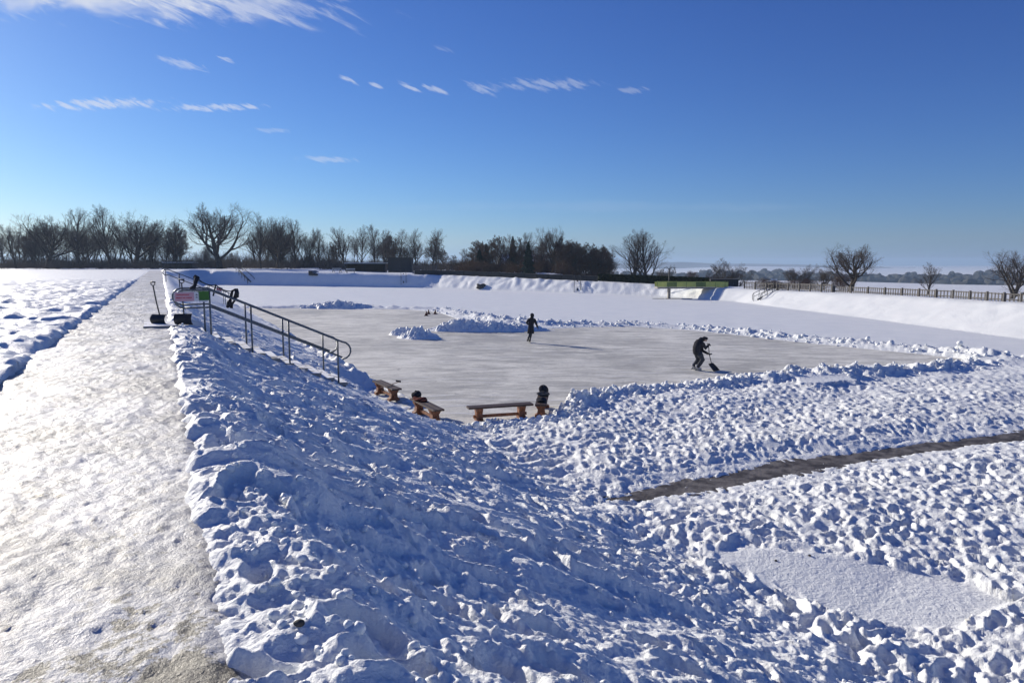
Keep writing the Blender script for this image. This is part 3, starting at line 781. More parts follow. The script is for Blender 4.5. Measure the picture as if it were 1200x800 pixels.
# dark scarf knotted over the rail
def drape(px_pts, d, r, name, mat, parent, seed):
    m = MB(); pts = [tuple(P3(x, y, d)-parent) for x, y in px_pts]; m.tube(pts, r, 9); return m, pts
p = P3(226, 338, 18.3)
sc = empty('scarf', p, 0, 'black scarf wound over the top of the left end of the handrail', 'scarf')
def relp(px, py, d, o): return tuple(P3(px, py, d)-o)
m = MB(); m.tube([relp(231, 325, 18.5, p), relp(229.5, 330, 18.4, p), relp(228, 335, 18.3, p), relp(225, 338.5, 18.2, p), relp(224, 341, 18.2, p)], [.07, .05, .045, .07, .04], 9)
m.build('knot', BLACKC, sc)
m = MB(); m.tube([relp(232, 325, 18.5, p), relp(229, 323.5, 18.5, p), relp(227, 325.5, 18.5, p)], [.03, .045, .03], 8); m.build('tail', BLACKC, sc)
# pair of black skates hanging by their laces
p = P3(273, 349, 18.3)
sk = empty('skate_pair', p, 0, 'pair of black skates slung by their laces over the handrail', 'skates')
def boot(name, pts, r, parent):
    m = MB(); m.tube([relp(x, y, 18.15, p) for x, y in pts], r, 9); return m.build(name, BLACKC, parent)
b1 = boot('skate_boot', [(277, 338), (277.5, 343), (277, 347), (274.5, 349)], [.04, .06, .07, .04], sk)
b2 = boot('skate_boot', [(270, 351), (269, 355), (268, 358), (266, 360)], [.04, .055, .06, .035], sk)
boot('lace', [(276, 339), (272, 341), (270.5, 346), (270, 352)], [.03, .028, .028, .028], sk)
boot('lace', [(277, 347), (275, 352), (272, 356), (271, 361)], [.035, .03, .03, .04], sk)
for b, q in ((b1, ((279.3, 340), (279, 348))), (b2, ((266.5, 352), (265.5, 359)))):
    m = MB(); m.tube([relp(q[0][0], q[0][1], 18.1, p), relp(q[1][0], q[1][1], 18.1, p)], .012, 5); m.build('blade', STEEL, b)
# ---- snow pusher and shovel at the stair head
def snow_pusher(loc, rz, tilt, w, h, length, label, grip=True):
    root = empty('snow_shovel', loc, rz, label, 'snow shovel', 'snow shovels')
    c, s = math.cos(tilt), math.sin(tilt)
    m = MB()
    n = 8; prof = [(-.10*math.sin(math.pi*k/n*.9), h*k/n) for k in range(n+1)]
    outl = [(y, z) for y, z in prof]+[(y-.012, z) for y, z in reversed(prof)]
    m.prism(outl, -w/2, w/2, Matrix.Rotation(rad(90), 4, 'Z'))
    m.box((0, -.02, h+.005), (w*.98, .03, .02))
    bl = m.build('blade', BLACKP, root)
    m = MB(); m.box((0, 0, .012), (w*1.01, .012, .026)); m.build('wear_edge', DSTEEL, bl)
    m = MB(); m.tube([(0, .03, h*.55), (0, -s*length*.5, h*.55+c*length*.5), (0, -s*length, h*.55+c*length)], .017, 8); m.build('shaft', DSTEEL, root)
    e = Vector((0, -s*length, h*.55+c*length))
    m = MB(); m.tube([e+Vector((-.06, 0, .09)), e+Vector((-.055, 0, .02)), e, e+Vector((.055, 0, .02)), e+Vector((.06, 0, .09))], .013, 7); m.tube([e+Vector((-.07, 0, .09)), e+Vector((.07, 0, .09))], .016, 8)
    m.build('grip', BLACKP, root)
    return root
v = world(.25, 16.85)
snow_pusher((v.x, v.y, TOP+.02), .1, .02, .43, .27, .92, 'black wide-bladed snow pusher standing upright below the pink board')
v = world(-.30, 17.3)
snow_pusher((v.x, v.y, TOP+.0), -.2, .2, .42, .26, .9, 'black snow shovel left of the wide-bladed pusher at the stair head')

# ---- benches ---------------------------------------------------------------------------------------
def make_bench(lab):
    root = empty('bench', (0, 0, 0), 0, lab, 'bench', 'wooden benches at the rink edge')
    Ln, Wd, Ht = 2.0, .34, .45
    for y in (-.088, .088):
        m = MB(); m.box((0, y, Ht-.03), (Ln, .168, .055), bevel=.008); m.build('seat_board', WOOD, root)
    for x in (-.66, .66):
        prof = [(-.19, 0), (-.19, .07), (-.12, .11), (-.10, .24), (-.16, .34), (-.17, Ht-.06), (.17, Ht-.06), (.16, .34), (.10, .24), (.12, .11), (.19, .07), (.19, 0)]
        m = MB(); M = Matrix.Translation((x, 0, 0)) @ Matrix.Rotation(rad(90), 4, 'Z')
        m.prism(prof, -.095, .095, M); m.build('leg', WOODL, root)
    m = MB(); m.box((0, 0, .14), (1.66, .05, .09), bevel=.006); m.build('stretcher', WOODL, root)
    return root
def place_bench(root, p, q, z=ICE+.0, lab=None):
    a = at_z(*p, z+.45); b = at_z(*q, z+.45); c = (a+b)/2; d = b-a
    root.location = (c.x, c.y, z); root.rotation_euler = (0, 0, math.atan2(d.y, d.x))
    if lab: root['label'] = lab
    return c, math.atan2(d.y, d.x), d.length
b0 = make_bench('third wooden bench, standing broadside on the ice with orange-lit legs')
c3, r3, l3 = place_bench(b0, (546, 476.5), (625, 471.5))
bb = copy_tree(b0); c1, r1, l1 = place_bench(bb, (439, 444), (468, 456.5), ICE+.03, 'wooden bench nearest the stairs with a stick lying across it')
bb = copy_tree(b0); c2, r2, l2 = place_bench(bb, (481, 463), (521, 483), ICE+.02, 'wooden bench at the foot of the bank with a red and black bag on it')
bb = copy_tree(b0); c4, r4, l4 = place_bench(bb, (633.5, 474), (637.5, 459), ICE+.0, 'fourth wooden bench, seen end-on, piled with dark clothes')
print('bench lengths', l1, l2, l3, l4)
def on_bench(c, r, t, off=0.0, z=0.0): return Vector((c.x+math.cos(r)*t-math.sin(r)*off, c.y+math.sin(r)*t+math.cos(r)*off, c.z+z))
# stick across bench 1
st_ = empty('hockey_stick', on_bench(c1, r1, .35, 0, .03), r1+rad(0), 'pale hockey stick lying across the bench nearest the stairs', 'hockey stick')
m = MB(); m.box((0, 0, 0), (.03, 1.15, .022), Matrix.Rotation(rad(38), 3, 'Z'), bevel=.004); m.build('shaft', simple('pale_wood', (.45, .33, .2), (.36, .25, .15), 6, .5), st_)
bx_ = -math.sin(rad(38))*.57; by_ = math.cos(rad(38))*.57
m = MB(); m.box((bx_-.08, by_+.02, .02), (.26, .02, .06), Matrix.Rotation(rad(20), 3, 'Z'), bevel=.004); m.build('blade', BLACKP, st_)
# bag on bench 2
def bag(loc, rz, label, mat1, mat2, sx=.34, sy=.26, sz=.16, cat='bag'):
    root = empty('sports_bag', loc, rz, label, cat)
    m = MB(); vs = m.ico((0, 0, sz*.5), 1.0, 3, (sx, sy, sz*.62))
    for v in vs: v.co.z = max(v.co.z, 0); v.co += Vector((0, 0, .02*math.sin(v.co.x*17+v.co.y*9)))
    m.build('body', mat1, root)
    m = MB(); m.tube([(-sx*.5, 0, sz*.8), (-sx*.25, 0, sz*1.13), (sx*.25, 0, sz*1.12), (sx*.5, 0, sz*.8)], .014, 6); m.build('strap', mat2, root)
    return root
bag(on_bench(c2, r2, -.55, 0, 0), r2, 'folded red jacket bundle on the far end of the second bench', REDC, BLACKC, .36, .2, .07, 'jacket').name = 'jacket'
bag(on_bench(c2, r2, -.92, .02, 0), r2+.4, 'small black bag at the far end of the second bench', BLACKC, BLACKC, .17, .15, .2)
bag(on_bench(c4, r4, .78, 0, 0), r4, 'dark rucksack standing on the far end of the end-on bench', BLACKC, GREYC, .14, .16, .24)
bag(on_bench(c4, r4, .45, 0, 0), r4+.3, 'dark grey clothes lying beside the dark rucksack', GREYC, BLACKC, .2, .22, .09, 'clothes').name = 'jacket'
bag(on_bench(c4, r4, -.55, 0, 0), r4-.2, 'black gloves and cap heaped on the near end of the end-on bench', BLACKC, GREYC, .2, .16, .1, 'clothes').name = 'clothes_heap'

# ---- cones -----------------------------------------------------------------------------------------
def make_cone():
    root = empty('marker_cone', (0, 0, 0), 0, None, 'cone', 'small dark cones on the ice')
    m = MB(); m.tube([(0, 0, .02), (0, 0, .2), (0, 0, .42)], [.16, .09, .035], 14); m.build('cone', simple('dark_red_plastic', (.10, .015, .012), (.07, .012, .01), 4, .5), root)
    m = MB(); m.box((0, 0, .015), (.36, .36, .03), bevel=.01); m.build('base', BLACKP, root)
    m = MB(); m.tube([(0, 0, .2), (0, 0, .27)], [.094, .072], 14); m.build('band', simple('dull_band', (.16, .06, .05), (.12, .05, .04), 4, .5), root)
    return root
cn = make_cone()
for i, (x, y, lab) in enumerate(((499.5, 370, 'nearest and leftmost of the three small dark cones'), (502.3, 368, 'middle of the three small dark cones'), (510, 368, 'rightmost of the three small dark cones'))):
    o = cn if i == 0 else copy_tree(cn)
    v = at_z(x, y, ICE); o.location = (v.x, v.y, ICE); o['label'] = lab; o.rotation_euler = (0, 0, .5*i)

# ---- people ----------------------------------------------------------------------------------------
def skin_mesh(name, joints, edges, mat, parent, sub=2, root=0):
    """joints: list of (x,y,z,r)"""
    me = bpy.data.meshes.new(name+'_rig'); me.from_pydata([j[:3] for j in joints], edges, [])
    ob = bpy.data.objects.new(name+'_rig', me); C.objects.link(ob)
    md = ob.modifiers.new('s', 'SKIN'); md.use_smooth_shade = True
    sv = me.skin_vertices[0].data
    for i, j in enumerate(joints):
        r = j[3]; sv[i].radius = (r, r) if not isinstance(r, tuple) else r
        sv[i].use_root = (i == root)
    s2 = ob.modifiers.new('u', 'SUBSURF'); s2.levels = sub; s2.render_levels = sub
    dg = bpy.context.evaluated_depsgraph_get(); dg.update()
    m2 = bpy.data.meshes.new_from_object(ob.evaluated_get(dg)); m2.name = name
    bpy.data.objects.remove(ob); bpy.data.meshes.remove(me)
    m2.materials.clear(); m2.materials.append(mat)
    return link(name, m2, parent)
def chain(js, es, pts, start=None):
    """append points; returns indices"""
    idx = []
    prev = start
    for p in pts:
        js.append(p); k = len(js)-1
        if prev is not None: es.append((prev, k))
        prev = k; idx.append(k)
    return idx
def hand(js, es, wrist_i, wrist, direc, palm_n, sc=1.0, curl=.6):
    """five-fingered glove: four fingers and a thumb leaving the palm side"""
    d = Vector(direc).normalized(); n = Vector(palm_n); n = (n-d*n.dot(d)).normalized(); s = d.cross(n)
    w = Vector(wrist)
    pc = w+d*.05*sc; p2 = w+d*.09*sc
    k = chain(js, es, [(*pc, .036*sc), (*p2, .036*sc)], wrist_i)
    for i, (off, ln) in enumerate(((-.033, .065), (-.011, .08), (.011, .075), (.033, .058))):
        a = p2+s*off*sc+d*.015*sc; b = a+(d*math.cos(curl*.5)+n*math.sin(curl*.5))*ln*.5*sc; c = b+(d*math.cos(curl*1.6)+n*math.sin(curl*1.6))*ln*.5*sc
        chain(js, es, [(*a, .012*sc), (*b, .0105*sc), (*c, .009*sc)], k[1])
    a = pc-s*.035*sc; b = a+(-s*.5+d*.7+n*.4).normalized()*.035*sc; c = b+(d*.8+n*.6).normalized()*.03*sc
    chain(js, es, [(*a, .014*sc), (*b, .012*sc), (*c, .010*sc)], k[0])
def head_parts(root_o, c, face, up, skinr=.095, hood=None, hat=None):
    """face details on the continuous body mesh: eyes, nose, mouth, ears"""
    f = Vector(face).normalized(); u = Vector(up); u = (u-f*u.dot(f)).normalized(); s = f.cross(u); c = Vector(c)
    for k in (-1, 1):
        m = MB(); m.ico(tuple(c+f*.088+s*.033*k+u*.005), .012, 2); m.build('eye', BLKINK, root_o)
        m = MB(); m.ico(tuple(c+s*.088*k-u*.01), .025, 2, (.5, 1, 1.2)); m.build('ear', SKIN, root_o)
    m = MB(); m.ico(tuple(c+f*.102-u*.02), .017, 2, (1, 1, 1.5)); m.build('nose', SKIN, root_o)
    m = MB(); m.ico(tuple(c+f*.088-u*.055), .018, 2, (1.4, .6, .4)); m.build('mouth', REDC, root_o)
def skate(parent, ankle, toe_dir, mat):
    a = Vector(ankle); d = Vector(toe_dir).normalized()
    m = MB(); m.tube([a+Vector((0, 0, .16)), a+Vector((0, 0, .06)), a+d*.05-Vector((0, 0, .0)), a+d*.16-Vector((0, 0, .02)), a+d*.2-Vector((0, 0, .02))], [.058, .055, .056, .045, .025], 10)
    b = m.build('skate_boot', mat, parent)
    m = MB(); ang = math.atan2(d.y, d.x)
    m.box(a+d*.06-Vector((0, 0, .075)), (.28, .012, .035), Matrix.Rotation(ang, 3, 'Z')); m.box(a+d*.13-Vector((0, 0, .05)), (.05, .02, .04), Matrix.Rotation(ang, 3, 'Z')); m.box(a-d*.02-Vector((0, 0, .05)), (.05, .02, .04), Matrix.Rotation(ang, 3, 'Z'))
    m.build('blade', STEEL, b)
# skater in the long coat
v = at_z(620.7, 401.3, ICE)
pr = empty('person', (v.x, v.y, ICE), 0, 'skater in a long black hooded coat gliding on the ice, one arm held out', 'person')
js = []; es = []
sp = chain(js, es, [(.06, 0, .90, .12), (.08, .0, 1.08, .10), (.10, 0, 1.25, .13), (.115, -.01, 1.38, .10), (.13, -.02, 1.46, .05), (.14, -.03, 1.55, .078), (.14, -.035, 1.63, .085)])
chain(js, es, [(.14, 0, .84, .09), (.09, -.02, .50, .062), (.02, 0, .16, .045)], sp[0])
chain(js, es, [(-.01, 0, .84, .09), (.0, .02, .50, .062), (-.08, .16, .24, .045)], sp[0])
ra = chain(js, es, [(.27, 0, 1.36, .06), (.37, -.03, 1.12, .047), (.46, -.08, .90, .034)], sp[3]); hand(js, es, ra[-1], js[ra[-1]][:3], (.35, -.2, -.9), (-.9, 0, -.3))
la = chain(js, es, [(-.05, 0, 1.36, .06), (-.16, .03, 1.16, .047), (-.07, -.15, 1.06, .034)], sp[3]); hand(js, es, la[-1], js[la[-1]][:3], (.9, -.4, .1), (0, .9, -.2))
body = skin_mesh('body', js, es, GREYC, pr)
def shell(name, rings, mat, parent, n=24, wob=.0, caps=(True, True)):
    m = MB(); rr = []
    for (cx, cy, cz, a, b) in rings:
        rr.append([m.bm.verts.new((cx+a*math.cos(2*math.pi*k/n)*(1+wob*math.sin(5*k)), cy+b*math.sin(2*math.pi*k/n)*(1+wob*math.cos(3*k)), cz)) for k in range(n)])
    for A_, B_ in zip(rr[:-1], rr[1:]):
        for k in range(n): m.bm.faces.new((A_[k], A_[(k+1) % n], B_[(k+1) % n], B_[k])).smooth = True
    if caps[0]: m.bm.faces.new(rr[0])
    if caps[1]: m.bm.faces.new(rr[-1])
    return m.build(name, mat, parent)
coat = shell('coat', [(.055, .0, .54, .20, .17), (.06, 0, .60, .205, .175), (.065, 0, .80, .185, .155), (.08, 0, 1.02, .155, .13), (.10, 0, 1.2, .175, .14), (.11, 0, 1.34, .17, .125), (.115, -.005, 1.41, .12, .09), (.12, -.01, 1.46, .07, .065)], BLACKC, pr, wob=.03)
for nm, pts, rs in (('sleeve', [(.24, 0, 1.38), (.28, 0, 1.34), (.375, -.03, 1.12), (.455, -.08, .92)], [.07, .085, .066, .052]), ('sleeve', [(-.02, 0, 1.38), (-.06, 0, 1.34), (-.175, .03, 1.16), (-.08, -.14, 1.065)], [.07, .085, .066, .052])):
    m = MB(); m.tube(pts, rs, 12); m.build(nm, BLACKC, coat)
m = MB(); m.ico((.14, .0, 1.60), .125, 3, (.95, 1.0, 1.1)); m.tube([(.135, .03, 1.50), (.12, .04, 1.42)], [.10, .12], 12)
for v_ in list(m.bm.verts):       # opening of the hood around the face
    if v_.co.y < -.07: v_.co.y = -.07
m.build('hood', BLACKC, coat)
head_parts(pr, (.14, -.045, 1.59), (0, -1, 0), (0, 0, 1))
m = MB(); m.ico((.14, -.05, 1.585), .085, 3, (.85, .95, 1.1)); m.build('face', SKIN, pr)
m = MB(); m.ico((.14, -.03, 1.66), .09, 3, (.95, .98, .6)); m.build('hair', HAIR, pr)
skate(pr, (.02, 0, .10), (-.2, -1, 0), BLACKP); skate(pr, (-.09, .17, .19), (-.3, -.9, -.35), BLACKP)

pr.scale = (1, -1, 1)      # back to the camera
# man bending over his snow shovel
v = at_z(815.3, 434.0, ICE)
pr = empty('person', (v.x, v.y, ICE), 0, 'person in black winter clothes and cap bent over a snow shovel', 'person')
js = []; es = []
sp = chain(js, es, [(.06, 0, .84, .135), (.055, 0, .99, .125), (.10, 0, 1.13, .135), (.17, 0, 1.23, .11), (.25, 0, 1.30, .055), (.315, 0, 1.34, .078), (.34, -.01, 1.375, .08)])
chain(js, es, [(.10, -.10, .78, .10), (.25, -.12, .49, .068), (.04, -.10, .14, .048)], sp[0])
chain(js, es, [(.04, .10, .78, .10), (.12, .12, .45, .068), (-.09, .12, .17, .048)], sp[0])
r_ = chain(js, es, [(.20, -.19, 1.20, .07), (.34, -.20, 1.00, .05), (.51, -.06, 1.11, .036)], sp[3]); hand(js, es, r_[-1], js[r_[-1]][:3], (.5, .6, .1), (.1, .3, -.9), curl=1.2)
l_ = chain(js, es, [(.20, .19, 1.18, .07), (.33, .22, .83, .05), (.56, .06, .72, .036)], sp[3]); hand(js, es, l_[-1], js[l_[-1]][:3], (.6, -.5, -.1), (.1, -.2, .9), curl=1.2)
skin_mesh('body', js, es, BLACKC, pr)
m = MB(); m.tube([(.05, 0, .74), (.03, 0, .88), (.03, 0, 1.0), (.085, 0, 1.14), (.15, 0, 1.24), (.22, 0, 1.30)], [.17, .19, .185, .205, .185, .10], 18)
for v_ in m.bm.verts: v_.co.y *= 1.18
jk = m.build('jacket', BLACKC, pr)
for pts in ([(.17, -.17, 1.23), (.22, -.2, 1.18), (.345, -.20, 1.0), (.48, -.08, 1.10)], [(.17, .17, 1.2), (.21, .2, 1.14), (.33, .22, .84), (.53, .08, .725)]):
    m = MB(); m.tube(pts, [.085, .09, .068, .052], 12); m.build('sleeve', BLACKC, jk)
m = MB(); m.tube([(.12, 0, 1.30), (.20, 0, 1.36), (.27, 0, 1.36)], [.09, .11, .08], 12); m.build('folded_hood', BLACKC, jk)
for pts in ([(.09, -.09, .80), (.17, -.11, .64), (.25, -.12, .49), (.14, -.11, .31), (.04, -.10, .16)], [(.04, .09, .80), (.08, .11, .64), (.12, .12, .46), (.02, .12, .30), (-.09, .12, .19)]):
    m = MB(); m.tube(pts, [.135, .12, .10, .09, .08], 12); m.build('trouser_leg', GREYC, pr)
m = MB(); m.tube([(.02, -.205, .95), (.06, -.205, .85), (.10, -.205, .70)], .008, 6); m.build('side_stripe', simple('pale_stripe', (.35, .35, .36), (.3, .3, .3), 4, .7), pr)
fd = Vector((.75, -.1, -.5)).normalized()
m = MB(); m.ico((.35, -.01, 1.37), .088, 3, (.95, .88, 1.05)); m.build('face', SKIN, pr)
head_parts(pr, (.35, -.01, 1.365), fd, (.5, 0, .85))
m = MB(); m.ico((.335, -.01, 1.40), .103, 3, (1.05, .98, .85)); m.tube([(.40, -.01, 1.42), (.47, -.01, 1.385)], [.06, .045], 10); cp_ = m.build('cap', BLACKC, pr)
m = MB(); m.ico((.30, 0, 1.345), .085, 3, (.9, 1, .8)); m.build('hair', HAIR, pr)
skate(pr, (.02, -.10, .115), (1, -.15, 0), PALE); skate(pr, (-.10, .12, .14), (1, 0, -.15), PALE)
px_o = Vector((v.x, v.y, ICE))
sh = empty('snow_shovel', px_o+Vector((.80, 0, 0)), 0, 'black scoop snow shovel in the hands of the bent person', 'snow shovel', 'snow shovels')
m = MB(); m.tube([(-.29, -.01, 1.16), (-.235, .0, .72), (-.13, 0, .33)], .017, 8); m.build('shaft', DSTEEL, sh)
m = MB(); m.tube([(-.36, -.01, 1.17), (-.22, -.01, 1.17)], .017, 8); m.build('grip', BLACKP, sh)
# scoop: a dished tray
m = MB(); nx, ny = 10, 8; gv = []
for i in range(nx+1):
    row = []
    for j in range(ny+1):
        t = i/nx; q = j/ny-.5
        lx = -.06+.30*t; ly = q*(.50+.08*t)*(1-.35*max(0, .35-t)); lz = .31-.30*t-.04*math.cos(q*math.pi)*math.sin(min(t*2.4, 1)*math.pi/2)
        a_ = -.75; row.append(m.bm.verts.new((-.10+lx*math.cos(a_)-ly*math.sin(a_), .02+lx*math.sin(a_)+ly*math.cos(a_), max(lz, .006))))
    gv.append(row)
for i in range(nx):
    for j in range(ny): m.bm.faces.new((gv[i][j], gv[i+1][j], gv[i+1][j+1], gv[i][j+1])).smooth = True
sol = bmesh.ops.solidify(m.bm, geom=m.bm.faces[:], thickness=.014)
m.build('scoop', BLACKP, sh)

# ================================================================== BACKGROUND
def ground_at(x, y): return tz0(x, y)
# ---- diving platform ------------------------------------------------------------------------------
dl = at_z(786, 350.3, ICE); DPY = dl.y
dr = at_y(853, 340, DPY+1.0)
dp = empty('diving_platform', (dl.x, dl.y, ICE), 0, 'concrete diving platform with green and yellow railing panels at the pool end', 'diving platform')
k = DPY/F
Lx0 = (770-786)*k; Lx1 = (853-786)*k
zt = lambda py: at_y(786, py, DPY).z-ICE
m = MB(); m.box(((Lx0+Lx1)/2, .9, zt(337.5)), (Lx1-Lx0, 1.9, .17), bevel=.02); dk = m.build('deck', CONC, dp)
m = MB(); m.box((-.05, .9, zt(337.5)/2-.1), (.32, .5, zt(337.5)-.05), bevel=.02); m.build('column', CONC, dp)
xs1 = (829-786)*k; xs2 = (845-786)*k
m = MB(); m.tube([(xs1, .9, .1), (xs2, .9, zt(339.5))], .13, 8); m.build('strut', CONC, dp)
x = Lx0; i = 0; hz_ = 5.6*k
while x < Lx1-.3:
    w = min(1.25, Lx1-x)
    m = MB(); m.box((x+w/2, -.02, zt(337)+.05+hz_/2+.05), (w-.06, .03, hz_)); m.build('railing_panel', YGREEN if i not in (1, 4) else DGREEN, dp)
    m = MB(); m.box((x, -.0, zt(337)+.05+hz_/2+.1), (.05, .05, hz_+.2)); m.build('railing_post', DGREEN, dp)
    m = MB(); m.box((x+w/2, 1.82, zt(337)+.05+hz_/2+.05), (w-.06, .03, hz_)); m.build('railing_panel', YGREEN, dp)
    x += w; i += 1
m = MB(); m.tube([(Lx0, 0, zt(337)+hz_+.17), (Lx1, 0, zt(337)+hz_+.17)], .03, 6); m.build('top_rail', DGREEN, dp)
m = MB(); m.box(((847-786)*k, 1.6, zt(345)), (.3, 2.2, 2.6), bevel=.02); m.build('abutment', CONC, dp)
m = MB()
for x0, x1, hh in ((764, 778, .10), (779, 796, .14), (797, 810, .12)):
    m.box(((x0+x1)/2*k-786*k, -.4+.3*hh, .04), ((x1-x0)*k, .5, hh), Matrix.Rotation(.05*(x0 % 3), 3, 'Z'), bevel=.03)
m.build('footing', ROCK, dp)
# lamp / shower arch near the platform
lp = at_y(784, 330, DPY+6); lp.z = ground_at(lp.x, lp.y)
la_ = empty('street_lamp', lp, 0, 'dark curved double-arm lamp post above the left end of the diving platform', 'street lamp')
hh = at_y(784, 313, lp.y).z-lp.z
m = MB(); m.tube([(0, 0, 0), (0, 0, hh*.95)], [.09, .06], 8); m.build('pole', DSTEEL, la_)
for sg_ in (1, -1):
    m = MB(); m.tube([(0, 0, hh*.9), (sg_*.35, 0, hh), (sg_*.7, 0, hh*.97), (sg_*.85, 0, hh*.84)], .045, 7); m.build('arm', DSTEEL, la_)
    m = MB(); m.box((sg_*.86, 0, hh*.80), (.16, .3, .16), bevel=.02); m.build('lamp_head', DSTEEL, la_)
# ---- stair rails on the other banks ---------------------------------------------------------------
FARD = simple('weathered_dark_steel', (.03, .034, .04), (.025, .028, .032), 4, .95, 0, spec=.05)
def bank_rail(pt, pb, n, label, width=1.2, posts=5, r=.035, H=1.0):
    """two rails with posts from a top to a bottom point"""
    a = Vector(pt); b = Vector(pb); d = (b-a); hd = Vector((d.x, d.y, 0)).normalized(); sd_ = Vector((-hd.y, hd.x, 0))*width/2
    root = empty('ladder_rail', a, 0, label, 'handrail', 'handrails on the far banks')
    for s in (-1, 1):
        o = sd_*s
        m = MB(); m.tube([o+Vector((0, 0, H)), d+o+Vector((0, 0, H)), d+o+hd*.25+Vector((0, 0, H*.75)), d+o+hd*.2], r, 7); m.build('top_rail', FARD, root)
        m = MB(); m.tube([o+Vector((0, 0, H*.5)), d+o+Vector((0, 0, H*.5))], r*.8, 6); m.build('lower_rail', FARD, root)
        for i in range(posts):
            p = d*(i/(posts-1))+o
            m = MB(); m.tube([p-Vector((0, 0, .3)), p+Vector((0, 0, H))], r, 6); m.build('post', FARD, root)
    m = MB()
    m.tube([Vector((0, 0, .08)), d+Vector((0, 0, .08))], .10, 6); m.build('stringer', FARD, root)
    return root
def on_bank(px, py, e, seg_d):
    v = at_y(px, py, seg_d); return v
def bankpt(px, e_target):
    """point on the bank face seen in column px with outward distance e_target from the toe"""
    was = False
    for y in np.arange(6, 240, .5):
        x = (px-600)/F*(y*cp-(-4)*sp_)
        if inside(np.array([x]), np.array([float(y)]), BASIN)[0]: was = True; continue
        if not was: continue
        d, _ = poly_dist(np.array([x]), np.array([float(y)]), BASIN+[BASIN[0]])
        if not inside(np.array([x]), np.array([float(y)]), BASIN)[0] and d[0] >= e_target:
            return Vector((x, y, tz0(x, y)))
a = bankpt(912, 4.2); b = bankpt(888, .9)
bank_rail(a, b, 5, 'small stair handrail on the bright white right bank', 1.1, 5, .03, .8)
a = bankpt(281, 2.3); b = bankpt(294, .5)
bank_rail(a, b, 5, 'faint handrail running down the shaded blue far bank at left', 1.4, 5, .04, .9)
for px, lab in ((676.5, 'ladder rail on the far bank left of the two tall oval trees'), (473, 'ladder rail below the dark hut on the far bank')):
    a = bankpt(px, 3.2); b = bankpt(px, .4); bank_rail(a, b, 4, lab, .95, 4, .035, .9)
# ---- inlet box and dark lump on the banks -----------------------------------------------------------
v = bankpt(371, 2.4)
ib_ = empty('culvert_box', v, math.atan2(-.42, .9), 'black wedge-shaped culvert box on the shaded far bank', 'culvert box')
k2 = v.y/F
m = MB(); m.prism([(-5.5*k2, -.6), (-5.5*k2, 4.3*k2-.4), (5.5*k2, -.35), (5.5*k2, -.6)], -1.2, 1.0); m.build('housing', BLACKP, ib_)
m = MB(); m.box((-1.5*k2, -1.215, .0), (3*k2, .03, .5)); m.build('grille', RUBBER, ib_)
v = bankpt(563.5, .3)
m = MB(); vs = m.ico((0, 0, .25), 1.0, 3, (.85, .6, .5))
for q in vs: q.co *= 1+.2*math.sin(q.co.x*5+q.co.z*7)
o = m.build('boulder', ROCK, None, label='dark half-snowed boulder at the foot of the far bank', cat='boulder'); o.location = v
# ---- fences and hedge on the crest -------------------------------------------------------------------
def crest_pts(px0, px1, n, back=1.2):
    out = []
    for i in range(n):
        px = px0+(px1-px0)*i/(n-1)
        was = False
        for y in np.arange(6, 260, .4):
            x = (px-600)/F*(y*cp+3*sp_)
            if inside(np.array([x]), np.array([float(y)]), BASIN)[0]: was = True; continue
            if not was: continue
            d, (zc_, st_) = poly_dist(np.array([x]), np.array([float(y)]), BASIN+[BASIN[0]])
            if not inside(np.array([x]), np.array([float(y)]), BASIN)[0] and d[0] >= (zc_[0]-ICE)/st_[0]+back:
                out.append(Vector((x, y, tz0(x, y)))); break
    return out
def board_fence(px0, px1, n, h, label, mat, capm, name='board_fence', back=1.2, slats=0, hfun=None):
    P = crest_pts(px0, px1, n, back)
    root = empty(name, P[0], 0, label, 'fence')
    for i, (a, b) in enumerate(zip(P[:-1], P[1:])):
        a = a-P[0]; b = b-P[0]; d = b-a; ang = math.atan2(d.y, d.x); c = (a+b)/2; hh = h
        if slats:
            for j in range(slats):
                m = MB(); m.box((c.x, c.y, c.z+hh*(.25+.65*j/max(slats-1, 1))), (d.length, .03, .09), Matrix.Rotation(ang, 3, 'Z')); m.build('rail', mat, root)
            m = MB(); nn = int(d.length/.28)
            for q in range(nn):
                p = a+d*((q+.5)/nn); m.box((p.x, p.y, p.z+hh*.5), (.10, .03, hh), Matrix.Rotation(ang, 3, 'Z'))
            m.build('pickets', mat, root)
        else:
            m = MB(); m.box((c.x, c.y, c.z+hh/2-.2), (d.length-.02, .06, hh+.4), Matrix.Rotation(ang, 3, 'Z')); m.build('boards', mat, root)
            m = MB(); m.box((c.x, c.y, c.z+hh+.03), (d.length, .16, .05), Matrix.Rotation(ang, 3, 'Z')); m.build('cap', capm, root)
    for p in P:
        p = p-P[0]; m = MB(); m.box((p.x, p.y-.05, p.z+h/2), (.12, .12, h+.15)); m.build('post', mat, root)
    return root
board_fence(486, 700, 16, .78, 'long low dark windbreak fence with a pale cap along the far crest', DWOOD, GRWOOD)
board_fence(872, 975, 9, .85, 'weathered picket fence on the right crest beside the bare bushy trees', GRWOOD, GRWOOD, 'picket_fence', .9, 2)
board_fence(977, 1235, 14, .62, 'low grey fence continuing to the right below the large branching tree', GRWOOD, GRWOOD, 'picket_fence', .9, 2)
board_fence(484, 512, 3, 1.7, 'grey slatted fence section beside the dark hut', GRWOOD, GRWOOD, 'picket_fence', 6, 2)
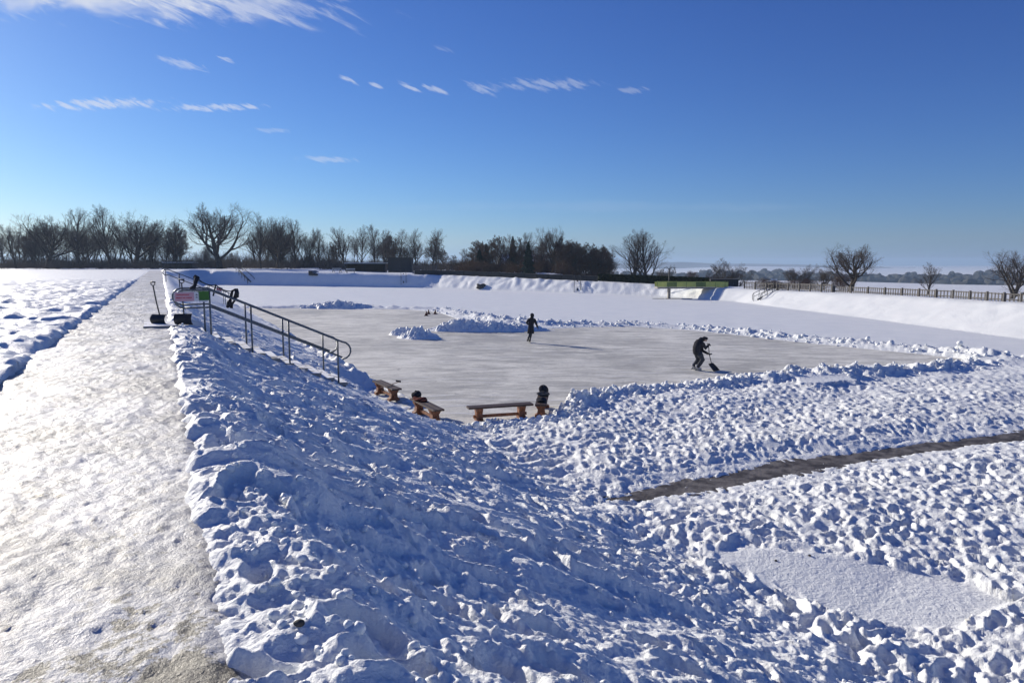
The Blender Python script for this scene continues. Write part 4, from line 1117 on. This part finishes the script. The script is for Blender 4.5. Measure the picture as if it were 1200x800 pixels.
# clipped hedge: many small leaf faces
def leaf_cloud(name, boxes, n, size, mat, parent=None, seed=1, core=True):
    rg = np.random.default_rng(seed); V = []; Fc = []
    for bi, fn in enumerate(boxes):
        pts = fn(rg, n)
        k = len(pts); nr = rg.normal(size=(k, 3)); nr /= np.linalg.norm(nr, axis=1)[:, None]
        t = np.cross(nr, rg.normal(size=(k, 3))); t /= np.linalg.norm(t, axis=1)[:, None]; b = np.cross(nr, t)
        s = size*(.5+rg.random(k))[:, None]
        base = sum(len(x) for x in V)
        V.append(np.stack([pts-t*s, pts+b*s*.6, pts+t*s, pts-b*s*.6], 1).reshape(-1, 3))
        Fc.append(np.arange(k*4).reshape(-1, 4)+base)
    me = np_mesh(name, np.concatenate(V), np.concatenate(Fc), [mat], False)
    return link(name, me, parent)
P = crest_pts(701, 830, 14, 1.5)
hd = empty('hedge', P[0], 0, 'low dark clipped hedge on the crest left of and behind the diving platform', 'hedge')
fns = []
for a, b in zip(P[:-1], P[1:]):
    a = np.array(a-P[0]); b = np.array(b-P[0])
    def fn(rg, n, a=a, b=b):
        t = rg.random(n)[:, None]; p = a*(1-t)+b*t; th = rg.random(n)*math.pi; r = .55+.2*rg.random(n)
        return p+np.stack([np.zeros(n), np.cos(th)*r, np.sin(th)**.6*(.95+.2*rg.random(n))], 1)
    fns.append(fn)
leaf_cloud('foliage', fns, 1500, .11, HEDGE, hd, 4)
m = MB()
for a, b in zip(P[:-1], P[1:]): m.tube([a-P[0]+Vector((0, 0, .4)), b-P[0]+Vector((0, 0, .4))], .38, 7)
m.build('inner_branches', HEDGE, hd)
# ---- huts -----------------------------------------------------------------------------------------
def hut(px0, px1, top_py, dist, depth, label, wall, name='wooden_hut', doors=(), snow=True, open_front=None, roof_over=.25, cat='hut', roofm=None):
    xm = (px0+px1)/2; v = at_y(xm, 320, dist); v.z = ground_at(v.x, dist)
    w = (px1-px0)*dist/F; h = at_y(xm, top_py, dist).z-v.z
    root = empty(name, v, -v.x/dist*.3, label, cat)
    T = .12
    if open_front:
        m = MB(); m.box((0, depth/2, h/2-.2), (w, T, h+.4)); m.build('back_wall', wall, root)
        for s in (-1, 1): m = MB(); m.box((s*(w/2-T/2), 0, h/2-.2), (T, depth-T, h+.4)); m.build('side_wall', wall, root)
        n = max(2, int(w/3.2))
        for i in range(n+1): m = MB(); m.box((-w/2+.15+(w-.3)*i/n, -depth/2, h/2-.2), (.16, .16, h+.4)); m.build('post', DWOOD, root)
    else:
        m = MB(); m.box((0, 0, h/2-.2), (w, depth, h+.4)); m.build('wall', wall, root)
        for (cx, dw, dh) in doors:
            m = MB(); m.box((cx*w, -depth/2-.02, dh*h/2), (dw*w, .05, dh*h), bevel=.01); d_ = m.build('door', BLACKP, root)
            m = MB(); m.box((cx*w+dw*w*.35, -depth/2-.06, dh*h*.5), (.05, .04, .16)); m.build('handle', STEEL, d_)
    m = MB(); m.box((0, -.1, h+.07), (w+roof_over*2, depth+roof_over*2+.2, .14), bevel=.01); rf = m.build('roof', roofm or DWOOD, root)
    if snow:
        m = MB(); vs = m.box((0, 0, h+.14+.07), (w+roof_over*1.6, depth+roof_over*1.6, .14), bevel=.05); m.build('roof_snow', LUMP, rf)
    return root
hut(456.5, 483.5, 302.5, 150, 4.0, 'dark boxy wooden hut on the far crest, taller than the open shelter', DWOOD, doors=((-.08, .22, .8),), snow=False)
hut(407, 452, 309.5, 152, 4.0, 'low open-fronted shelter with snow on its roof left of the dark hut', BRWOOD, 'open_shelter', open_front=True, cat='shelter')
hut(196, 228, 308.5, 178, 4.5, 'low flat-roofed open shelter at the far left beneath the trees', GRWOOD, 'open_shelter', open_front=True, cat='shelter')
hut(831.5, 863, 328, 96, 2.4, 'low black container hut behind the right end of the diving platform', DWOOD, 'container_hut', doors=((.25, .2, .8),), snow=False, roof_over=.05)
# picnic tables before the open shelter
def picnic(loc, label, rz=0):
    root = empty('picnic_table', loc, rz, label, 'picnic table', 'snowy picnic tables by the open shelter')
    m = MB(); m.box((0, 0, .74), (1.8, .75, .05)); tt = m.build('tabletop', GRWOOD, root)
    m = MB(); m.box((0, 0, .81), (1.75, .72, .10), bevel=.03); m.build('snow_cover', LUMP, tt)
    for y in (-.7, .7):
        m = MB(); m.box((0, y, .45), (1.8, .28, .05)); ss_ = m.build('seat', GRWOOD, root)
        m = MB(); m.box((0, y, .51), (1.75, .26, .08), bevel=.03); m.build('snow_cover', LUMP, ss_)
    for x in (-.7, .7):
        for s in (-1, 1): m = MB(); m.tube([(x, s*.15, .72), (x, s*.75, 0)], .05, 6); m.build('leg', BRWOOD, root)
    return root
pt = crest_pts(395, 395, 2, 1.5)[0]; picnic(pt, 'left snowy picnic table in front of the open shelter')
pt = crest_pts(411, 411, 2, 1.5)[0]; picnic(pt, 'right snowy picnic table in front of the open shelter', .2)
# ---- parked cars ------------------------------------------------------------------------------------
def car(loc, rz, label, paint):
    root = empty('parked_car', loc, rz, label, 'car', 'cars parked beyond the right bank')
    Ln = 4.3
    low = [(-2.15, .35), (-2.15, .75), (-2.0, .88), (1.0, .92), (1.95, .78), (2.15, .6), (2.15, .32), (1.75, .25), (-1.75, .25)]
    m = MB(); m.prism(low, -.85, .85); m.build('body', paint, root)
    m = MB(); m.prism([(-1.95, .88), (-1.5, 1.38), (-1.2, 1.44), (.1, 1.44), (.4, 1.36), (1.05, .92)], -.74, .74); m.build('cabin', paint, root)
    for y in (-.752, .752):
        m = MB(); m.prism([(-1.7, .93), (-1.4, 1.32), (.05, 1.36), (.35, 1.28), (.85, .95)], y-.008, y+.008); m.build('side_window', GLASS, root)
    for x in (-1.3, 1.35):
        for y in (-.82, .82):
            m = MB(); m.tube([(x, y-.1, .32), (x, y+.1, .32)], .32, 18); w_ = m.build('wheel', RUBBER, root)
            m = MB(); m.tube([(x, y+.104*(1 if y > 0 else -1), .32), (x, y+.112*(1 if y > 0 else -1), .32)], .18, 14); m.build('rim', STEEL, w_)
    for y in (-.6, .6):
        m = MB(); m.box((2.12, y, .64), (.08, .3, .14), bevel=.02); m.build('headlight', WHITEP, root)
        m = MB(); m.box((-2.14, y, .7), (.05, .25, .16), bevel=.02); m.build('tail_light', REDC, root)
    m = MB(); m.box((-.6, 0, 1.48), (1.4, 1.2, .07), bevel=.03); m.build('roof_snow', LUMP, root)
    return root
for px, d, rz, lab in ((886, 112, .25, 'left black parked car partly hidden by the right crest'), (900, 116, .1, 'right dark parked car partly hidden by the right crest')):
    v = at_y(px, 338, d); v.z = ground_at(v.x, d); car(v, rz, lab, CARB)
# ---- houses ---------------------------------------------------------------------------------------------
def house(loc, rz, w, dp_, h, rh, label, group, wall=None):
    root = empty('house', loc, rz, label, 'house', group)
    m = MB(); m.prism([(-dp_/2, -1), (dp_/2, -1), (dp_/2, h), (0, h+rh-.1), (-dp_/2, h)], -w/2, w/2, Matrix.Rotation(rad(90), 4, 'Z')); m.build('wall', wall or WALLM, root)
    T = .3; sl = math.atan2(rh, dp_/2); ln = math.hypot(rh, dp_/2)+.4
    for s in (-1, 1):
        m = MB(); m.box((0, s*dp_/4*1.04, h+rh/2+.12), (w+.8, ln, .28), Matrix.Rotation(-s*sl, 3, 'X'), bevel=.04); m.build('roof', LUMP, root)
    m = MB(); m.box((w*.2, .3, h+rh+.3), (.7, .7, 1.4)); m.build('chimney', REDC, root)
    for i in range(3):
        f = -w/2+w*(i+.5)/3
        m = MB(); m.box((f, -dp_/2-.02, h*.55), (1.1, .06, 1.2)); m.build('window', GLASS, root)
    return root
v = at_y(598, 322, 215); v.z = ground_at(v.x, 215); house(v, .25, 6.5, 7, 1.8, 2.6, 'left snow-roofed house glimpsed between the brown trees', 'houses behind the middle trees')
v = at_y(629, 322, 215); v.z = ground_at(v.x, 215); house(v, -.3, 6, 7, 1.8, 2.6, 'right snow-roofed house glimpsed right of the dark cypress', 'houses behind the middle trees')
vil = ((812, 1250), (823, 1330), (838, 1200), (872, 1280), (880, 1380), (906, 1250), (914, 1400), (945, 1320), (953, 1250), (800, 1400))
h0 = None
for i, (px, d) in enumerate(vil):
    v = at_y(px, 325, d); v.z = ground_at(v.x, d)
    if h0 is None: h0 = house(v, .4, 13, 10, 5, 4, 'tiny snow-roofed house in the distant village in the valley', 'houses of the distant village', WALLM); o = h0
    else: o = copy_tree(h0); o.location = v
    o['label'] = 'tiny snow-roofed house of the distant village, '+('second', 'third', 'fourth', 'fifth', 'sixth', 'seventh', 'eighth', 'ninth', 'last', 'first')[i]+' from the left'
    o.rotation_euler = (0, 0, (i*1.3) % 1.5-.6)

# ---- trees -------------------------------------------------------------------------------------------------
def grow_tree(seed, H, spread, tr, style):
    """returns trunk+limb segments and twig segments: arrays of (p0, p1, r0, r1)"""
    rg = random.Random(seed); big = []; tw = []
    def bend(d, amt, up):
        v = Vector((rg.gauss(0, 1), rg.gauss(0, 1), rg.gauss(0, 1)))
        d = (d+v*amt+Vector((0, 0, up))).normalized(); return d
    def limb(p, d, ln, r, lev):
        n = {0: 7, 1: 7, 2: 5, 3: 4, 4: 3}[lev]; pts = [p]; rs = [r]; ds = [d]
        end = {0: .35, 1: .25, 2: .3, 3: .35, 4: .5}[lev]
        for i in range(n):
            d = bend(d, {0: .07, 1: .13, 2: .17, 3: .22, 4: .2}[lev]*style.get('gnarl', 1), style.get('up', .06)*(1 if lev else .3))
            p = p+d*ln/n; pts.append(p); rs.append(r*(1-(1-end)*(i+1)/n)); ds.append(d)
        dst = big if lev <= 2 else tw
        for i in range(n): dst.append((pts[i], pts[i+1], rs[i], rs[i+1]))
        if lev >= 4: return
        kids = {0: style['limbs'], 1: style.get('k1', 7), 2: style.get('k2', 6), 3: style.get('k3', 5)}[lev]
        start = style['fork'] if lev == 0 else .22
        az0 = rg.random()*6.28
        for k in range(kids):
            t = start+(1-start)*((k+rg.random()*.8)/kids); t = min(t, .99)
            i = min(int(t*n), n-1); q = pts[i].lerp(pts[i+1], t*n-i); rr = rs[i]*(1-(t*n-i))+rs[i+1]*(t*n-i)
            ax = ds[i]; az = az0+k*2.4+rg.gauss(0, .3)
            perp = ax.orthogonal().normalized(); perp.rotate(Matrix.Rotation(az, 3, ax))
            ang = rad(style['ang'][min(lev, 2)]+rg.gauss(0, 9))
            dd = (ax*math.cos(ang)+perp*math.sin(ang)).normalized()
            if lev == 0: l2 = style['len1']*H*(1.12-.62*(t-start)/(1-start+1e-6))*(.8+.4*rg.random())
            else: l2 = ln*{1: .52, 2: .54, 3: .60}[lev]*(1.15-.55*t)*(.75+.5*rg.random())
            limb(q, dd, l2, max(rr*{0: .6, 1: .5, 2: .5, 3: .55}[lev], .006), lev+1)
    if style.get('stems', 1) > 1:
        for k in range(style['stems']):
            a = k*6.28/style['stems']+rg.random(); d = Vector((math.cos(a)*.25, math.sin(a)*.25, 1)).normalized()
            limb(Vector((math.cos(a)*.3, math.sin(a)*.3, -.3)), d, H*style['trunk']*(.8+.3*rg.random()), tr*.6, 0)
    else: limb(Vector((0, 0, -.4)), Vector((rg.gauss(0, .04), rg.gauss(0, .04), 1)).normalized(), H*style['trunk'], tr, 0)
    return big, tw
def seg_mesh(name, segs, n, mat, rmin=0.0):
    p0 = np.array([s[0][:] for s in segs]); p1 = np.array([s[1][:] for s in segs]); r0 = np.maximum([s[2] for s in segs], rmin); r1 = np.maximum([s[3] for s in segs], rmin*.8)
    t = p1-p0; t /= np.linalg.norm(t, axis=1)[:, None]+1e-9
    up = np.where(np.abs(t[:, 2:3]) < .9, np.array([[0, 0, 1.]]), np.array([[1., 0, 0]]))
    a = np.cross(t, up); a /= np.linalg.norm(a, axis=1)[:, None]; b = np.cross(t, a)
    V = []
    for pp, rr in ((p0, r0), (p1, r1)):
        for k in range(n):
            th = 2*math.pi*k/n; V.append(pp+(a*math.cos(th)+b*math.sin(th))*rr[:, None])
    V = np.stack(V, 1).reshape(-1, 3); N = len(segs); base = np.arange(N)[:, None]*2*n
    Q = np.stack([np.stack([base[:, 0]+k, base[:, 0]+(k+1) % n, base[:, 0]+n+(k+1) % n, base[:, 0]+n+k], 1) for k in range(n)], 1).reshape(-1, 4)
    return np_mesh(name, V, Q, [mat], True)
def norm_h(big, tw, H):
    top = max(s[1].z for s in tw); k = H/top
    f = lambda L: [(s[0]*k, s[1]*k, s[2]*k, s[3]*k) for s in L]
    return f(big), f(tw)
STY = {
 'oak': dict(trunk=.55, fork=.28, limbs=12, len1=.55, ang=(50, 42, 40), up=.13, gnarl=.95, k1=9, k2=7, k3=5, tr=.42, twig=TWIG, rm=.008),
 'oval': dict(trunk=.8, fork=.22, limbs=15, len1=.42, ang=(38, 34, 36), up=.12, gnarl=.8, k1=7, k2=6, k3=5, tr=.24, twig=TWIG, rm=.0055),
 'slender': dict(trunk=.85, fork=.3, limbs=14, len1=.34, ang=(36, 34, 36), up=.12, gnarl=.8, k1=7, k2=6, k3=5, tr=.15, twig=TWIG, rm=.0055),
 'willow': dict(trunk=.7, fork=.12, limbs=9, len1=.42, ang=(24, 26, 30), up=.10, gnarl=.8, k1=7, k2=6, k3=5, tr=.2, stems=4, twig=TWIG, rm=.007),
 'brown': dict(trunk=.85, fork=.12, limbs=16, len1=.36, ang=(48, 42, 40), up=.08, gnarl=.9, k1=7, k2=6, k3=6, tr=.16, twig=BTWIG, rm=.018),
 'bush': dict(trunk=.6, fork=.05, limbs=9, len1=.5, ang=(38, 36, 40), up=.06, gnarl=1.1, k1=7, k2=6, k3=5, tr=.12, stems=5, twig=RTWIG, rm=.011),
}
VAR = {}
def variant(kind, i):
    key = (kind, i)
    if key not in VAR:
        st = STY[kind]; H = 10.0
        big, tw = grow_tree(hash_(kind)*31+i*7+3, H, 1, st['tr'], st)
        big, tw = norm_h(big, tw, H)
        VAR[key] = (seg_mesh('trunk', big, 6, BARK), seg_mesh('crown', tw, 3, st['twig'], st['rm']))
    return VAR[key]
def hash_(s): return sum(ord(c)*(i+3) for i, c in enumerate(s)) % 997
def tree(px, top_py, dist, kind, i, label, group=None, wide=1.0, rz=0.0, name='bare_tree'):
    v = at_y(px, 320, dist); v.z = ground_at(v.x, dist)
    H = at_y(px, top_py-1.5, dist).z-v.z
    tm, cm_ = variant(kind, i)
    root = empty(name, v, rz, label, 'tree', group); k = H/10
    root.scale = (k*wide, k*wide, k)
    link('trunk', tm, root); link('crown', cm_, root)
    return root
G = 'bare trees beyond the far bank'
tree(258, 235.5, 176, 'oak', 0, 'large spreading bare tree, tallest at the left, with snow on its low limb', G, 1.25, 0.4)
tree(205, 256, 190, 'oval', 0, 'bare tree at the left edge of the wood, left of the large spreading one', G, 1.0)
tree(306, 249, 178, 'oval', 1, 'upright bare tree directly right of the large spreading tree', G, .95, 1.0)
tree(326, 253, 182, 'oak', 1, 'bare crowned tree with snow-lit limbs, second right of the large spreading tree', G, .85, 2.0)
tree(345, 257, 188, 'oval', 2, 'grey bare tree where the left wood starts to slope down', G, .9, .3)
tree(361, 268, 196, 'willow', 0, 'shorter misty bare tree at the dip of the left wood', G, 1.0)
tree(375, 270, 190, 'slender', 0, 'slim bare tree in the dip between the left wood and the shelter trees', G, 1.0)
tree(405, 265.5, 180, 'oval', 0, 'bare tree above the left end of the open shelter', G, 1.0, 1.6)
tree(424, 264, 184, 'oval', 1, 'bare tree above the middle of the open shelter', G, .8, 2.5)
tree(440, 263, 180, 'slender', 1, 'tall slim bare tree left of the dark hut', G, 1.1, .7)
tree(452, 269, 188, 'oval', 2, 'bare tree rising behind the left corner of the dark hut', G, .8, 3.1)
tree(467, 269, 176, 'slender', 2, 'slender bare tree rising above the dark hut', G, 1.1, 1.0)
tree(487, 268, 172, 'oval', 1, 'round-headed bare tree just right of the dark hut', G, .9, 4.0)
tree(506, 267.5, 170, 'oval', 0, 'last bare tree of the shelter group, open forked crown against the sky', G, .85, 5.0)
tree(531, 300, 210, 'brown', 0, 'low distant bush-like tree in the gap left of the brown grove', G, 1.2)
tree(545, 292, 215, 'oval', 2, 'small pale bare tree at the left end of the brown grove', G, 1.0)
G2 = 'brown trees of the middle grove'
for px, ty, d, kd, i, wd, lab in ((558, 284, 172, 'brown', 0, .9, 'left end tree of the brown middle grove'), (572, 280, 168, 'brown', 1, .95, 'second tree of the brown middle grove'),
                               (587, 276, 165, 'brown', 2, 1.0, 'third tree of the brown grove, above the left house'), (597, 275, 168, 'oval', 1, .8, 'spiky-topped tree above the left house in the brown grove'),
                               (607, 279, 165, 'brown', 0, 1.0, 'dense brown tree just left of the dark cypress'), (632, 274, 172, 'slender', 0, 1.1, 'slim tree right of the dark cypress'),
                               (645, 265.5, 165, 'oak', 1, .72, 'tallest tree of the middle grove with a broad top leaning right'), (661, 278, 168, 'brown', 1, 1.0, 'brown tree right of the tallest tree in the middle grove'),
                               (674, 283, 165, 'brown', 2, 1.0, 'rounded brown tree in the right part of the middle grove'), (690, 285, 160, 'brown', 0, 1.0, 'second rounded brown tree from the right end of the middle grove'),
                               (703, 288, 158, 'brown', 1, 1.05, 'rounded tree at the right end of the middle grove'), (713, 292, 165, 'oval', 2, .9, 'thin tree trailing off the right end of the middle grove'),
                               (622, 272, 185, 'oval', 2, .8, 'tree rising behind the dark cypress'), (652, 284, 160, 'brown', 2, 1.0, 'brown undertree below the tallest tree of the middle grove')):
    tree(px, ty, d, kd, i, lab, G2, wd, px*.37)
G3 = 'bare trees above the right bank'
tree(739, 275, 150, 'oval', 2, 'left of the two tall oval bare trees standing apart', G3, 1.25, .3)
tree(761, 268, 148, 'oval', 0, 'right and taller of the two tall oval bare trees standing apart', G3, 1.2, 2.2)
tree(779, 311, 125, 'willow', 0, 'small dark pollarded tree left of the diving platform lamp', G3, .8)
tree(811, 318, 240, 'bush', 0, 'tiny bare tree behind the diving platform hedge', G3, 1.0)
tree(841, 318, 135, 'bush', 1, 'low reddish bush left of the willow above the black container', G3, 1.2)
tree(855, 303, 132, 'willow', 1, 'bare willow with upright twigs above the black container hut', G3, 1.3)
tree(900, 326, 108, 'bush', 0, 'low scrubby bush behind the parked cars', G3, 1.6)
tree(916, 328, 106, 'bush', 1, 'low scrubby bush between the cars and the bushy willow', G3, 1.5)
tree(935, 310, 100, 'willow', 0, 'bushy multi-stemmed willow behind the picket fence', G3, 1.25)
tree(945, 326, 98, 'bush', 0, 'dark shrub at the right foot of the bushy willow', G3, 1.5, 1.0)
tree(965, 315, 92, 'oak', 1, 'small round-headed single-trunk tree between willow and large tree', G3, .9, 1.0)
tree(988, 318, 88, 'bush', 1, 'reddish shrubby tree just left of the large branching tree', G3, .9)
tree(998, 284, 82, 'oak', 0, 'large branching bare tree at the right above the low grey fence', G3, 1.25, 2.4)
tree(1090, 308, 150, 'oval', 1, 'bare tree right of the large branching tree', G3, 1.0)
tree(1185, 292, 120, 'oak', 1, 'spreading bare tree at the far right edge', G3, 1.0)
GL = 'bare trees left of the large spreading tree'
for j, (px, ty) in enumerate(((20, 262), (55, 250), (95, 243), (130, 240), (160, 246), (182, 258))):
    tree(px, ty, 178+j*3, ('oval', 'oak', 'oval', 'oval', 'oak', 'slender')[j], j % 3 if j not in (1, 4) else j % 2,
         ('leftmost bare tree of the wood, cut by the picture edge', 'second bare tree from the left edge, low forked', 'third bare tree from the left edge', 'fourth bare tree from the left edge, tall oval crown',
          'fifth bare tree from the left edge, wide crown', 'slim bare tree just left of the wood edge tree')[j], GL, 1.0, px*.7)
# smaller growth filling the wood behind
G4 = 'second row of bare trees in the wood'
rg = random.Random(11); sid = 0
for i in range(84):
    px = rg.uniform(-10, 520); 
    ty = (rg.uniform(286, 300) if 222 < px < 296 else (266 if px < 340 else 280))+rg.uniform(-4, 14)+(6 if 345 < px < 395 else 0)
    tree(px, ty, rg.uniform(198, 232), rg.choice(('oval', 'slender', 'brown', 'willow')), rg.randrange(3) if False else rg.randrange(2), 'bare grey tree of the crowded second row in the left wood', G4, rg.uniform(.8, 1.2), rg.random()*6)
G5 = 'second row of brown trees in the middle grove'
for i in range(34):
    px = rg.uniform(552, 712)
    tree(px, 286+rg.uniform(-4, 8), rg.uniform(178, 210), rg.choice(('brown', 'brown', 'oval')), rg.randrange(2), 'brown tree of the crowded back row in the middle grove', G5, rg.uniform(.9, 1.3), rg.random()*6)
# conifers: drooping needle sprays in whorls
def conifer(px, top_py, dist, width, label, seed, name='conifer'):
    v = at_y(px, 320, dist); v.z = ground_at(v.x, dist); H = at_y(px, top_py, dist).z-v.z; Wd = width*dist/F/2
    root = empty(name, v, 0, label, 'tree', 'dark conifers of the middle grove')
    rg_ = np.random.default_rng(seed)
    def fn(r, n):
        t = r.random(n)**.75; h = .04+.96*(1-t); rad_ = (1-h)**.8*Wd*1.15*(.55+.5*r.random(n))*(1+.25*np.sin(h*38)); th = r.random(n)*6.28
        return np.stack([np.cos(th)*rad_, np.sin(th)*rad_, h*H-.25*rad_], 1)
    leaf_cloud('crown', [fn], 9000, .16, CONIF, root, seed)
    m = MB(); m.tube([(0, 0, -.3), (0, 0, H*.5), (0, 0, H*.97)], [.16, .10, .02], 7); m.build('trunk', BARK, root)
conifer(619, 283.5, 148, 13, 'dark narrow cypress standing before the middle grove', 1)
conifer(562, 292, 165, 12, 'dark conifer at the left end of the middle grove', 2)
conifer(601, 277, 178, 13, 'dark spruce top among the brown trees above the left house', 3)
conifer(570, 286, 175, 12, 'dark conifer between the first brown trees', 4)
# undergrowth at the foot of the woods
def undergrowth(name, spans, n, label, mat, hmax, seed, thick=.03):
    rg = random.Random(seed); segs = []
    for _ in range(n):
        px0, px1, d0, d1, h = rg.choice(spans); px = rg.uniform(px0, px1); d = rg.uniform(d0, d1)
        x = (px-600)/F*d; b = Vector((x, d, ground_at(x, d)-.2)) if _ % 8 == 0 or not segs else None
        if b is None: bx = base.x+rg.gauss(0, 1.1); by = base.y+rg.gauss(0, 1.1); b = Vector((bx, by, base.z))
        else: base = b; hh = h*(.5+.6*rg.random())
        for k in range(5):
            a = rg.random()*6.28; q = b; dd = Vector((math.cos(a)*.5, math.sin(a)*.5, 1)).normalized(); L_ = hh*(.5+.6*rg.random())
            for j in range(4):
                q2 = q+dd*L_/4; segs.append((q, q2, thick, thick*.8)); q = q2; dd = (dd+Vector((rg.gauss(0, .3), rg.gauss(0, .3), rg.gauss(0, .2)))).normalized()
    me = seg_mesh(name, segs, 3, mat)
    return link(name, me, label=label, cat='undergrowth', kind='stuff')
undergrowth('undergrowth', [(-20, 400, 168, 235, 3.4), (-20, 400, 200, 235, 5.0), (380, 560, 165, 230, 3.0)], 5500, 'tangled grey undergrowth filling the foot of the left wood', TWIG, 6, 1, .03)
undergrowth('brushwood', [(535, 720, 150, 205, 3.6), (700, 800, 150, 190, 2.2)], 4000, 'brown brushwood at the foot of the middle grove', BTWIG, 5, 2, .035)
# distant woods in the valley
segs = []
rg = random.Random(7)
me_v = []; me_f = []; cnt = 0
icov = iv; icof = it
for i in range(720):
    az = math.atan((rg.uniform(690, 1260)-600)/F); r = rg.choice((rg.gauss(1500, 40), rg.uniform(1450, 1800), rg.uniform(1100, 1450)))
    if r < 1440 and rg.random() < .72: continue
    x, y = math.sin(az)*r, math.cos(az)*r; w = rg.uniform(6, 15); h = rg.uniform(6, 13)
    z = ground_at(x, y)
    nz = 1+.35*perlin(icov[:, 0]*2+i, icov[:, 2]*2+icov[:, 1], i % 50)
    me_v.append(icov*nz[:, None]*np.array([w, w, h])+np.array([x, y, z+h*.45])); me_f.append(icof+cnt); cnt += len(icov)
me = np_mesh('distant_woods', np.concatenate(me_v), np.concatenate(me_f), [simple('far_wood', (.05, .048, .042), (.035, .035, .03), .05, .95, 0)], False)
link('distant_woods', me, label='dark band of woods on the hillside beyond the valley', cat='woods', kind='stuff')
# forested hills on the skyline
az = np.linspace(rad(-50), rad(50), 500); rr = np.linspace(3600, 6400, 40)
A_, R_ = np.meshgrid(az, rr, indexing='ij')
zz = -60+(48+9*np.sin(A_*7+.6)+5*np.sin(A_*19+1)+14*np.exp(-((A_-.235)/.045)**2)-6*sst(.3, .6, A_))*np.exp(-((R_-5000)/900)**2)+2*perlin(A_*60, R_/200, 5)
idx = np.arange(A_.size).reshape(A_.shape)
Qh = np.stack([idx[:-1, :-1], idx[1:, :-1], idx[1:, 1:], idx[:-1, 1:]], -1).reshape(-1, 4)
me = np_mesh('far_hills', np.stack([(np.sin(A_)*R_).ravel(), (np.cos(A_)*R_).ravel(), zz.ravel()], 1), Qh,
             [simple('forested_hill', (.06, .06, .055), (.30, .31, .33), .0016, .95, 0)])
if me.polygons[0].normal.z < 0: me.flip_normals()
link('far_hills', me, kind='structure')

# ---- small dark bits lying in the near snow ---------------------------------------------------------------
for i, (px, py, lab) in enumerate(((349, 731, 'brown clod of earth in the hollow near the path'), (909, 657, 'dark clod on the snow left of the smooth patch corner'), (949, 651, 'dark clod right of the other, above the smooth patch'))):
    z0 = -3.0 if i == 0 else ICE+.2
    v = at_z(px, py, z0)
    for _ in range(12): v = at_z(px, py, tz(v.x, v.y))
    m = MB(); vs = m.ico((0, 0, 0), 1.0, 3, (.022, .018, .014))
    for q in vs: q.co *= 1+.25*math.sin(q.co.x*90+i)+.15*math.cos(q.co.y*130)
    o = m.build('earth_clod', ROCK, None, label=lab, cat='clod of earth', group='dark clods in the snow'); o.location = (v.x, v.y, v.z+.005)

# ---- haze over the whole valley ---------------------------------------------------------------------------
if HAZE > 0:
    m = MB(); m.box((0, 1500, -12), (17000, 17000, 140)); hm = bpy.data.materials.new('haze'); hm.use_nodes = True
    t = NT(hm.node_tree); t.n.clear()
    pv = t.new('ShaderNodeVolumePrincipled', inp={'Color': (.55, .74, 1.0, 1), 'Density': HAZE, 'Anisotropy': .2})
    t.new('ShaderNodeOutputMaterial', inp={1: pv.outputs[0]})
    m.build('haze', hm, None, kind='stuff', label='thin winter haze over the valley', cat='haze')
    SC.cycles.volume_max_steps = 64; SC.cycles.volume_step_rate = 5
